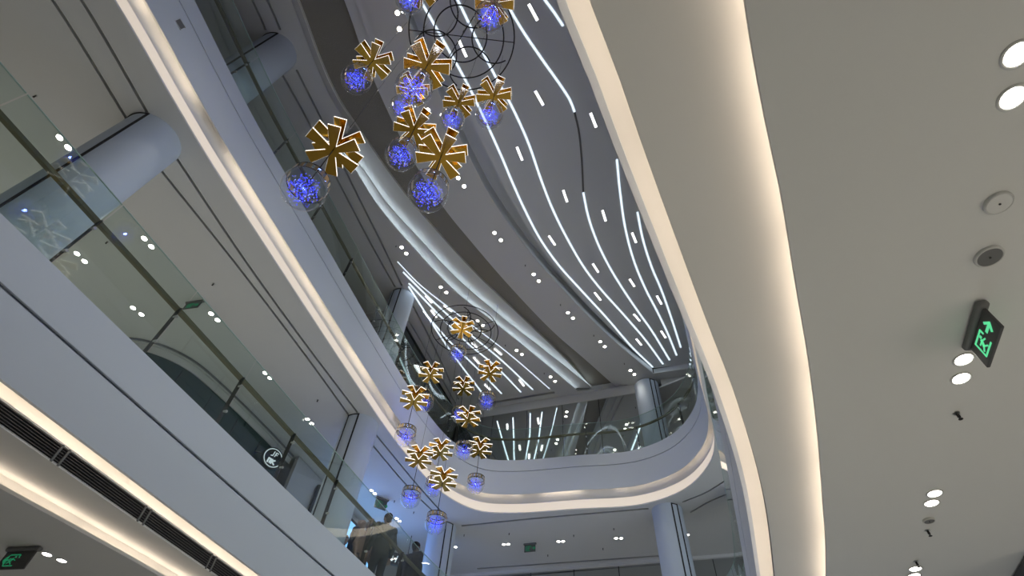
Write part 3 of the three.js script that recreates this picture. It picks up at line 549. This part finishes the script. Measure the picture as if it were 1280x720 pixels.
const upLabel = 'gold snowflake pendant with blue-lit globe, higher in the large group below wave ceiling';
const loLabel = 'gold snowflake pendant with blue-lit clear globe, hanging in the group above the first floor people';
const deg = Math.PI / 180;
for (const [x, h, z, yaw] of [[-3.26, 6.09, -1.90, 3], [-3.72, 9.86, -1.75, 10], [-2.28, 8.07, -1.72, 24], [-2.80, 11.2, -3.28, 14], [-1.88, 10.35, -3.11, 12], [-3.04, 8.55, -2.72, 28], [-2.17, 6.67, -2.58, 16], [-3.69, 11.3, -2.78, 20], [-2.73, 11.2, -1.05, 8], [-1.35, 10.3, -1.57, 18]])
  pendant(x, h + EYE, z, yaw * deg, x < -3.62 ? Y.ceil : Y.ceil + 0.25, h < 6.2 ? 'lowest gold snowflake pendant of the large group, with a big clear globe of blue lights' : upLabel, 'snowflake pendants of the large group');
for (const [x, h, z, yaw, k] of [[-5.09, 11.2, -9.54, 0, 1], [-6.53, 10.81, -10.76, 20, 0.93], [-4.48, 10.23, -10.54, 30, 1], [-5.62, 10.54, -11.3, 12, 1.03], [-5.2, 9.12, -11.05, 8, 1], [-6.42, 9.18, -10.02, 30, 0.9], [-6.38, 8.85, -11.98, 26, 0.93], [-5.01, 8.48, -11.65, 28, 1], [-5.41, 6.92, -10.55, 30, 1], [-6.13, 7.57, -10.44, 27, 1]])
  pendant(x * k, h * k + EYE, z * k, yaw * deg, x > -5.15 && z > -11 ? Y.ceil + 0.31 : Y.ceil, h < 7 ? 'lowest gold snowflake pendant of the small group, its blue globe just above the people' : h > 11 ? 'gold snowflake pendant with a blue globe hanging right inside the small dark ring frame' : loLabel, 'snowflake pendants of the small group');
function ringFrame(x, z, r, label, turn) {
  const g = thing('ring_frame', x, RING_Y, z, turn); tag(g, label, 'hanging frame');
  const ring = (rr, cx = 0, cz = 0, arc = Math.PI * 2, rot = 0) => { const t = new THREE.TorusGeometry(rr, 0.015, 6, 64, arc); t.rotateX(Math.PI / 2); t.rotateY(rot); t.translate(cx, 0, cz); return t; };
  put('outer_ring', ring(r), M.darkMetal, g); put('middle_ring', ring(r * 0.76, r * 0.04, 0), M.darkMetal, g); put('inner_ring', ring(r * 0.5, -r * 0.02, r * 0.03), M.darkMetal, g);
  for (let k = 0; k < 5; k++) { const a = k * Math.PI * 0.4; put('petal_arc', ring(r * 0.42, Math.cos(a) * r * 0.62, -Math.sin(a) * r * 0.62, Math.PI * 1.15, a - Math.PI * 0.55), M.darkMetal, g); }
  put('cross_bar', merge([rod(V3(-r, 0, 0), V3(r, 0, 0), 0.01), rod(V3(-r * 0.5, 0, -r * 0.86), V3(r * 0.5, 0, r * 0.86), 0.01)]), M.darkMetal, g);
  put('suspension_rod', merge([rod(V3(0, 0, 0), V3(0, Y.ceil + 0.25 - RING_Y, 0), 0.01), rod(V3(0, 0.35, 0), V3(0, 0.5, 0), 0.022)]), M.darkMetal, g);
}
ringFrame(-2.43, -2.2, 1.12, 'dark wire ring frame that carries the large group of snowflake pendants', 0.4);
ringFrame(-5.37, -10.25, 1.05, 'dark wire ring frame that carries the small group of snowflake pendants', 0.9);

// ---------------------------------------------------------------- people on the first floor gallery
function surfaceNet(f, lo, hi, c) {
  const n = [0, 1, 2].map((k) => Math.ceil((hi[k] - lo[k]) / c) + 1), [nx, ny, nz] = n, val = new Float32Array(nx * ny * nz), id = new Int32Array(nx * ny * nz).fill(-1), pos = [], idx = [];
  const at = (i, j, k) => i + nx * (j + ny * k);
  for (let k = 0; k < nz; k++) for (let j = 0; j < ny; j++) for (let i = 0; i < nx; i++) val[at(i, j, k)] = f(lo[0] + i * c, lo[1] + j * c, lo[2] + k * c);
  for (let k = 0; k < nz - 1; k++) for (let j = 0; j < ny - 1; j++) for (let i = 0; i < nx - 1; i++) {
    let sx = 0, sy = 0, sz = 0, m = 0, mask = 0;
    for (let q = 0; q < 8; q++) if (val[at(i + (q & 1), j + (q >> 1 & 1), k + (q >> 2))] < 0) mask |= 1 << q;
    if (!mask || mask === 255) continue;
    for (let q = 0; q < 8; q++) for (const b of [1, 2, 4]) if (!(q & b)) {
      const r = q | b; if ((mask >> q & 1) === (mask >> r & 1)) continue;
      const v0 = val[at(i + (q & 1), j + (q >> 1 & 1), k + (q >> 2))], v1 = val[at(i + (r & 1), j + (r >> 1 & 1), k + (r >> 2))], t = v0 / (v0 - v1);
      sx += (q & 1) + t * ((r & 1) - (q & 1)); sy += (q >> 1 & 1) + t * ((r >> 1 & 1) - (q >> 1 & 1)); sz += (q >> 2) + t * ((r >> 2) - (q >> 2)); m++;
    }
    id[at(i, j, k)] = pos.length / 3; pos.push(lo[0] + (i + sx / m) * c, lo[1] + (j + sy / m) * c, lo[2] + (k + sz / m) * c);
  }
  for (let k = 1; k < nz - 1; k++) for (let j = 1; j < ny - 1; j++) for (let i = 1; i < nx - 1; i++) {
    const v = val[at(i, j, k)] < 0;
    const quad = (a, b, d, e, flip) => { if (a < 0 || b < 0 || d < 0 || e < 0) return; flip ? idx.push(a, d, b, a, e, d) : idx.push(a, b, d, a, d, e); };
    if (v !== val[at(i + 1, j, k)] < 0) quad(id[at(i, j - 1, k - 1)], id[at(i, j, k - 1)], id[at(i, j, k)], id[at(i, j - 1, k)], !v);
    if (v !== val[at(i, j + 1, k)] < 0) quad(id[at(i - 1, j, k - 1)], id[at(i - 1, j, k)], id[at(i, j, k)], id[at(i, j, k - 1)], !v);
    if (v !== val[at(i, j, k + 1)] < 0) quad(id[at(i - 1, j - 1, k)], id[at(i, j - 1, k)], id[at(i, j, k)], id[at(i - 1, j, k)], !v);
  }
  const g = new THREE.BufferGeometry(); g.setAttribute('position', new THREE.Float32BufferAttribute(pos, 3)); g.setAttribute('uv', new THREE.Float32BufferAttribute(new Float32Array(pos.length / 3 * 2), 2)); g.setIndex(idx); g.computeVertexNormals(); return g;
}
function field(bones, k) {           // bones: [a, b, ra, rb]; tapered capsules joined by a smooth minimum
  const B = bones.map(([a, b, ra, rb]) => { const d = [b[0] - a[0], b[1] - a[1], b[2] - a[2]]; return { a, d, l: d[0] ** 2 + d[1] ** 2 + d[2] ** 2 || 1e-9, ra, rb: rb ?? ra }; });
  return (x, y, z) => {
    let s = 0, min = 9; const ds = [];
    for (const b of B) {
      const px = x - b.a[0], py = y - b.a[1], pz = z - b.a[2], t = Math.max(0, Math.min(1, (px * b.d[0] + py * b.d[1] + pz * b.d[2]) / b.l));
      const v = Math.hypot(px - b.d[0] * t, py - b.d[1] * t, pz - b.d[2] * t) - (b.ra + (b.rb - b.ra) * t); ds.push(v); if (v < min) min = v;
    }
    for (const v of ds) s += Math.exp(-(v - min) / k);
    return min - k * Math.log(s);
  };
}
function net(bones, cell, k = 0.012) {
  const lo = [9, 9, 9], hi = [-9, -9, -9];
  for (const [a, b, ra, rb] of bones) for (const [p, r] of [[a, ra], [b, rb ?? ra]]) for (let q = 0; q < 3; q++) { lo[q] = Math.min(lo[q], p[q] - r - 0.05); hi[q] = Math.max(hi[q], p[q] + r + 0.05); }
  return surfaceNet(field(bones, k), lo, hi, cell);
}
const L = (a, b, t) => a.map((v, i) => v + (b[i] - v) * t);
// faces +z in its own axes; the pose gives elbows and wrists
function person(x, y, z, turn, o) {
  const g = thing('person', x, y, z, turn); tag(g, o.label, 'person');
  const s = (o.height ?? 1.72) / 1.72, lean = o.lean ?? 0;
  const P = (a) => [a[0] * s, a[1] * s, (a[2] + lean * Math.max(0, a[1] - 0.95)) * s];
  const hip = [P([0.09, 0.92, 0]), P([-0.09, 0.92, 0])], knee = [P([0.10, 0.50, 0.02]), P([-0.10, 0.50, 0.03])], ank = [P([0.11, 0.09, -0.02]), P([-0.10, 0.09, 0.03])];
  const sh = [P([0.185, 1.42, 0]), P([-0.185, 1.42, 0])], el = o.elbow.map(P), wr = o.wrist.map(P);
  const neck = P([0, 1.47, 0.0]), head = P([0, 1.62, 0.03 + (o.nod ?? 0)]);
  const ch = P([0, 1.28, 0.01]), wa = P([0, 1.05, 0.0]), pe = P([0, 0.93, 0]);
  const bones = [[P([0, 1.40, 0]), head, 0.055 * s, 0.052 * s], [P([0.06, 1.36, 0]), P([0.05, 1.0, 0]), 0.11 * s, 0.095 * s], [P([-0.06, 1.36, 0]), P([-0.05, 1.0, 0]), 0.11 * s, 0.095 * s], [pe, wa, 0.12 * s]];
  for (const i of [0, 1]) bones.push([sh[i], el[i], 0.05 * s, 0.038 * s], [el[i], wr[i], 0.038 * s, 0.026 * s], [P([0, 1.40, 0]), sh[i], 0.06 * s, 0.055 * s], [hip[i], knee[i], 0.08 * s, 0.052 * s], [knee[i], ank[i], 0.052 * s, 0.036 * s]);
  const bodyG = [net(bones, 0.016 * s, 0.012)];
  const hd = (a) => [head[0] + a[0] * s, head[1] + a[1] * s, head[2] + a[2] * s];
  bodyG.push(net([[hd([0, 0.03, -0.015]), hd([0, 0.03, 0.012]), 0.082 * s], [hd([0, -0.03, 0.03]), hd([0, -0.075, 0.045]), 0.058 * s, 0.036 * s], [hd([0, 0.01, 0.095]), hd([0, -0.025, 0.108]), 0.010 * s, 0.014 * s],
    [hd([0.078, 0.0, 0]), hd([0.08, -0.03, 0.0]), 0.016 * s, 0.011 * s], [hd([-0.078, 0.0, 0]), hd([-0.08, -0.03, 0.0]), 0.016 * s, 0.011 * s], [hd([-0.018, -0.055, 0.085]), hd([0.018, -0.055, 0.085]), 0.009 * s], [hd([-0.05, 0.028, 0.075]), hd([0.05, 0.028, 0.075]), 0.012 * s]], 0.006 * s, 0.006));
  for (const i of [0, 1]) {                            // palm, four fingers of unequal length and a thumb from the side of the palm
    const d = new THREE.Vector3(...wr[i]).sub(new THREE.Vector3(...el[i])).normalize(), side = new THREE.Vector3(0, 1, 0).cross(d); if (side.length() < 0.2) side.set(1, 0, 0); side.normalize();
    const nrm = d.clone().cross(side).normalize(), w = new THREE.Vector3(...wr[i]), at = (a, b, c) => w.clone().addScaledVector(d, a * s).addScaledVector(side, b * s).addScaledVector(nrm, c * s).toArray();
    const fb = [[at(0, 0, 0), at(0.045, -0.012, 0), 0.024 * s, 0.02 * s], [at(0.02, 0.012, 0), at(0.08, 0.02, 0), 0.02 * s, 0.014 * s], [at(0.045, -0.01, 0), at(0.08, -0.02, 0), 0.018 * s, 0.013 * s]];
    [[-0.03, 0.05], [-0.01, 0.068], [0.01, 0.072], [0.03, 0.062]].forEach(([b, l]) => { fb.push([at(0.078, b, 0), at(0.078 + l * 0.5, b * 1.1, 0.01), 0.0095 * s, 0.009 * s], [at(0.078 + l * 0.5, b * 1.1, 0.01), at(0.078 + l * 0.9, b * 1.1, 0.03), 0.009 * s, 0.008 * s]); });
    fb.push([at(0.02, 0.03, 0), at(0.05, 0.055, 0.012), 0.012 * s, 0.011 * s], [at(0.05, 0.055, 0.012), at(0.08, 0.058, 0.02), 0.011 * s, 0.009 * s]);
    bodyG.push(net(fb, 0.005 * s, 0.003));
  }
  const skin = std({ color: lin(...(o.skin ?? [0.42, 0.27, 0.20])), roughness: 0.6 });
  put('body', merge(bodyG), skin, g);
  const cloth = (c) => std({ color: lin(...c), roughness: 0.9 });
  const top = [[P([0.07, 1.36, 0]), P([0.06, 0.90, 0.0]), 0.128 * s, 0.125 * s], [P([-0.07, 1.36, 0]), P([-0.06, 0.90, 0.0]), 0.128 * s, 0.125 * s], [P([0, 1.40, -0.01]), P([0, 1.445, -0.005]), 0.085 * s, 0.07 * s]];
  for (const i of [0, 1]) top.push([P([0, 1.38, 0]), sh[i], 0.078 * s, 0.072 * s], [sh[i], el[i], 0.07 * s, 0.056 * s], [el[i], L(el[i], wr[i], 0.88), 0.056 * s, 0.042 * s]);
  put('jacket', net(top, 0.014 * s, 0.016), cloth(o.top), g);
  const tr = [[P([0.05, 0.98, 0]), P([-0.05, 0.98, 0]), 0.122 * s]];
  for (const i of [0, 1]) tr.push([hip[i], knee[i], 0.105 * s, 0.072 * s], [knee[i], L(knee[i], ank[i], 0.95), 0.072 * s, 0.058 * s]);
  put('trousers', net(tr, 0.015 * s, 0.012), cloth(o.legs), g);
  put('shoes', merge([0, 1].map((i) => net([[[ank[i][0], 0.045, ank[i][2] - 0.03], [ank[i][0], 0.035, ank[i][2] + 0.14], 0.045, 0.033]], 0.012))), cloth([0.03, 0.03, 0.035]), g);
  if (o.hair) put('hair', net([[hd([0, 0.055, -0.03]), hd([0, 0.06, 0.008]), 0.086 * s], [hd([0, 0.0, -0.05]), hd([0, -0.04, -0.05]), 0.06 * s, 0.045 * s]], 0.009 * s, 0.01), cloth(o.hair), g);
  if (o.cap) { put('cap', merge([net([[hd([0, 0.055, -0.02]), hd([0, 0.06, 0.008]), 0.09 * s]], 0.009 * s, 0.01), net([[hd([-0.03, 0.05, 0.08]), hd([0.03, 0.05, 0.08]), 0.012], [hd([-0.02, 0.045, 0.13]), hd([0.02, 0.045, 0.13]), 0.012]], 0.007, 0.02)]), cloth(o.cap), g); }
  if (o.collar) put('collar_band', (() => { const t = new THREE.TorusGeometry(0.075 * s, 0.018 * s, 8, 24); t.rotateX(Math.PI / 2); t.translate(neck[0], neck[1] - 0.01, neck[2]); return t; })(), cloth(o.collar), g);
  if (o.strap) put('strap', net([[P([0.14, 1.47, 0.08]), P([-0.14, 1.0, 0.135]), 0.018 * s], [P([0.14, 1.47, -0.08]), P([-0.16, 1.0, -0.13]), 0.018 * s]], 0.012), cloth(o.strap), g);
  return g;
}
const railArms = { elbow: [[0.26, 1.16, 0.10], [-0.26, 1.16, 0.10]], wrist: [[0.14, 1.08, 0.30], [-0.14, 1.08, 0.30]] };
const downArms = { elbow: [[0.25, 1.14, -0.02], [-0.25, 1.14, -0.02]], wrist: [[0.26, 0.90, 0.06], [-0.26, 0.90, 0.06]] };
person(-6.22, Y.floor2, -9.85, -2.2, { label: 'person with black hair in a grey green top with a strap, at the railing', height: 1.76, ...downArms, skin: [0.35, 0.22, 0.16], top: [0.055, 0.06, 0.055], legs: [0.035, 0.038, 0.045], hair: [0.008, 0.008, 0.009], strap: [0.2, 0.17, 0.09] });
person(-6.17, Y.floor2, -11.2, 2.9, { label: 'person in dark clothes with a white collar, seen from behind at the railing', height: 1.76, ...downArms, skin: [0.12, 0.08, 0.06], top: [0.03, 0.03, 0.033], legs: [0.025, 0.025, 0.028], hair: [0.006, 0.006, 0.007], collar: [0.75, 0.77, 0.8] });
person(-7.02, Y.floor2, -10.02, 1.9, { label: 'bald person in a dark navy top talking near the railing', height: 1.8, ...downArms, skin: [0.40, 0.26, 0.20], top: [0.022, 0.024, 0.035], legs: [0.03, 0.03, 0.035] });
person(-6.64, Y.floor2, -9.8, 1.4, { label: 'person in a tan jacket and beige cap beside the bald person', height: 1.58, ...downArms, skin: [0.38, 0.26, 0.20], top: [0.30, 0.20, 0.16], legs: [0.05, 0.05, 0.06], cap: [0.36, 0.31, 0.27] });
person(-7.5, Y.floor2, -10.25, 1.2, { label: 'person in a red coat mostly hidden by the column and railing', height: 1.58, ...downArms, top: [0.42, 0.02, 0.045], legs: [0.05, 0.04, 0.05], hair: [0.01, 0.008, 0.008] });

// ---------------------------------------------------------------- screens and signs of the first floor
function canvasTexture(w, h, draw) { const c = document.createElement('canvas'); c.width = w; c.height = h; draw(c.getContext('2d'), w, h); const t = new THREE.CanvasTexture(c); t.colorSpace = THREE.SRGBColorSpace; return t; }
const lit = (t, k) => std({ color: 0x000000, emissive: 0xffffff, emissiveMap: t, emissiveIntensity: k, roughness: 0.4 });
{ // large video screen
  const g = thing('video_screen', -9.3, 6.5, -12.7, Math.PI / 2); tag(g, 'large light blue video screen on the first floor wall behind the people', 'screen');
  const t = canvasTexture(256, 160, (c, w, h) => { c.fillStyle = '#63a8ff'; c.fillRect(0, 0, w, h); c.fillStyle = '#86c2ff'; c.fillRect(0, 0, w, h * 0.45); c.fillStyle = '#3f6fe8'; c.fillRect(0, h * 0.8, w, h * 0.2); c.fillStyle = '#d95a9a'; c.beginPath(); c.arc(w * 0.3, h * 0.7, 18, 0, 7); c.fill(); });
  put('bezel', merge([box(3.5, 2.7, 0.08, 0, 1.4, -0.05)]), M.black, g);
  put('display', box(3.3, 2.5, 0.02, 0, 1.4, 0), lit(t, 1.5), g);
  areaLight('video_screen_light', V3(-9.27, 7.9, -12.7), V3(1, 0, 0), V3(0, 0, 1), 3.3, 2.5, lin(0.22, 0.36, 1.0), 1.3);
}
{ // round blade sign on the curved shop front
  const g = thing('round_sign', -9.35, 8.81, -9.0, 1.15); tag(g, 'round black shop sign with a white ring and white lettering', 'sign');
  const rim = new THREE.CylinderGeometry(0.27, 0.27, 0.07, 40); rim.rotateX(Math.PI / 2); put('case', rim, M.black, g);
  const t = canvasTexture(256, 256, (c, w) => {
    c.fillStyle = '#04060a'; c.fillRect(0, 0, w, w); c.strokeStyle = '#dfeaf2'; c.lineWidth = 11; c.beginPath(); c.arc(128, 128, 112, 0, 7); c.stroke();
    c.lineWidth = 13; c.lineCap = 'round'; c.beginPath(); c.moveTo(120, 48); c.lineTo(112, 104); c.lineTo(92, 108); c.moveTo(146, 52); c.lineTo(138, 104); c.moveTo(146, 52); c.lineTo(172, 54); c.moveTo(142, 78); c.lineTo(164, 80); c.stroke();
    c.lineWidth = 20; c.beginPath(); c.moveTo(84, 150); c.lineTo(80, 200); c.moveTo(84, 150); c.lineTo(112, 152); c.lineTo(106, 196); c.moveTo(132, 150); c.lineTo(126, 200); c.moveTo(132, 172); c.lineTo(164, 150); c.moveTo(136, 176); c.lineTo(166, 200); c.stroke();
  });
  const f = new THREE.CircleGeometry(0.262, 40); f.translate(0, 0, 0.0355); put('face', f, lit(t, 0.8), g);
  put('bracket', rod(V3(-0.27, 0, 0), V3(-0.42, 0, -0.1), 0.015), M.darkMetal, g);
}
{ // hanging way sign reading L2
  const g = thing('way_sign', -8.5, 8.72, -14.45, 0.7); tag(g, 'hanging way sign with glowing white lettering L2 behind the people', 'sign');
  const t = canvasTexture(256, 96, (c, w, h) => { c.fillStyle = '#10131c'; c.fillRect(0, 0, w, h); c.fillStyle = '#e4f0ff'; c.font = 'bold 74px sans-serif'; c.fillText('L2', 14, 74); c.strokeStyle = '#e4f0ff'; c.lineWidth = 9; c.beginPath(); c.moveTo(128, 20); c.lineTo(114, 78); c.moveTo(150, 26); c.lineTo(176, 26); c.lineTo(146, 76); c.moveTo(148, 48); c.lineTo(170, 56); c.moveTo(204, 18); c.lineTo(204, 80); c.moveTo(206, 44); c.lineTo(238, 56); c.stroke(); });
  put('case', rbox(0.95, 0.36, 0.08, 0.01), M.signBody, g); put('face', (() => { const p = new THREE.PlaneGeometry(0.9, 0.33); p.translate(0, 0, 0.0415); return p; })(), lit(t, 0.9), g);
  put('hanger', merge([rod(V3(-0.3, 0.18, 0), V3(-0.3, Y.soffit2 - 8.72, 0), 0.01), rod(V3(0.3, 0.18, 0), V3(0.3, Y.soffit2 - 8.72, 0), 0.01)]), M.darkMetal, g);
}
{ // cyan light box
  const g = thing('light_box_sign', -8.9, 7.9, -15.0, 0.8); tag(g, 'cyan glowing light box sign low behind the people', 'sign');
  const t = canvasTexture(128, 192, (c, w, h) => { c.fillStyle = '#2aa5c8'; c.fillRect(0, 0, w, h); c.strokeStyle = '#e6fbff'; c.lineWidth = 16; c.beginPath(); c.arc(64, 80, 36, 0.5, 5.6); c.stroke(); c.beginPath(); c.moveTo(30, 150); c.lineTo(98, 150); c.stroke(); });
  put('case', box(0.7, 1.0, 0.1), M.signBody, g); put('face', (() => { const p = new THREE.PlaneGeometry(0.62, 0.92); p.translate(0, 0, 0.052); return p; })(), lit(t, 1.0), g);
}
// ---------------------------------------------------------------- second floor, right end: lower bulkhead and an arched lit shop front
{
  const g = thing('arched_shop_front', 1.6, Y.floor3, -18.2, -0.25); tag(g, 'arched shop front with a pale lit arch at the right end of the second floor', 'shop front');
  put('wall', (() => { const s = new THREE.Shape(); s.moveTo(-2.6, 0); s.lineTo(2.6, 0); s.lineTo(2.6, 3.0); s.lineTo(-2.6, 3.0); const h = new THREE.Path(); h.moveTo(-1.1, 0); h.absarc(0, 0.9, 1.1, Math.PI, 0, true); h.lineTo(1.1, 0); s.holes.push(h); return new THREE.ExtrudeGeometry(s, { depth: 0.15, bevelEnabled: false }); })(), M.wall, g);
  const arc = (r, d) => { const t = new THREE.TorusGeometry(r, d, 8, 40, Math.PI); t.translate(0, 0.9, 0.16); return t; };
  put('arch_light', arc(1.35, 0.035), M.slot, g); put('arch_trim', arc(1.14, 0.05), M.column, g);
  put('glass', box(2.2, 2.0, 0.02, 0, 1.0, 0.02), M.shopGlass, g);
}
structure('ceiling_bulkhead', plate([[-0.1, -15.25], [1.7, -14.6], [4.5, -14.2], [4.5, -19], [-0.1, -19]], [], 14.3, 0.06), M.plaster, 'lower ceiling at the right end of the second floor');
// ---------------------------------------------------------------- ground floor: dark shop front in the lower right corner
structure('wall_right_lower', merge([box(0.12, 4.2, 12, 3.12, 2.1, -12.4), box(3, 4.2, 0.12, 4.55, 2.1, -6.35)]), M.darkWall, 'dark shop front wall at the edge of the near ceiling');

// ---------------------------------------------------------------- unseen light panels added outside the frame to brighten ceilings and fascias
function unseenLightPanel(x, y, z, w, h, dir, color, power, label) {
  const t = Math.atan2(dir.x, dir.z), g = thing('unseen_light_panel', x, y, z, t); tag(g, label, 'unseen light panel');
  put('lightbox', box(w, h, 0.03), std({ color: lin(0.3, 0.3, 0.3), emissive: color, emissiveIntensity: power * 0.3 }), g);
  put('frame', merge([box(w + 0.2, 0.1, 0.08, 0, h / 2 + 0.05, 0), box(w + 0.2, 0.1, 0.08, 0, -h / 2 - 0.05, 0), box(0.1, h, 0.08, w / 2 + 0.05, 0, 0), box(0.1, h, 0.08, -w / 2 - 0.05, 0, 0)]), M.darkMetal, g);
  areaLight('unseen_panel_fill', V3(x, y, z).addScaledVector(dir, 0.03), dir, V3(dir.z, 0, -dir.x), w, h, color, power);
}
const warmPanel = lin(1, 0.92, 0.78), coolPanel = lin(0.62, 0.78, 1);
unseenLightPanel(6.5, 1.6, -1.5, 7, 2.6, V3(-1, 0, 0), warmPanel, POWER.shop * 1.3, 'unseen added light panel on the ground floor behind the near ceiling row');
unseenLightPanel(-12.5, 1.6, -5, 9, 2.6, V3(1, 0, 0), warmPanel, POWER.shop * 0.3, 'unseen added light panel on the ground floor under the left gallery');
unseenLightPanel(-13, 7.2, -1.0, 6, 2.4, V3(1, 0, 0), warmPanel, POWER.shop, 'unseen added light panel at the back of the first floor gallery');
unseenLightPanel(2.5, 1.6, -15.5, 5, 2.8, V3(-0.3, 0, 0.954), coolPanel, POWER.shop * 6, 'unseen cool lit display window at the far end of the ground floor');

unseenLightPanel(6.6, 7.3, -6.5, 12, 2.6, V3(-1, 0, 0), lin(0.84, 0.93, 1), POWER.shop * 3.6, 'long added cool light panel, unseen, on the first floor, opposite the gallery with the people');
{
  const g = thing('wall_plate', -6.12, 10.60, -0.18, Math.PI / 2); tag(g, 'small square grey cover plate on the second floor fascia', 'cover plate');
  put('cover', rbox(0.13, 0.13, 0.02, 0.006), M.greyPlastic, g); put('frame', merge([box(0.15, 0.012, 0.016, 0, 0.07, 0), box(0.15, 0.012, 0.016, 0, -0.07, 0)]), M.steel, g);
}
renderer.render(scene, camera);
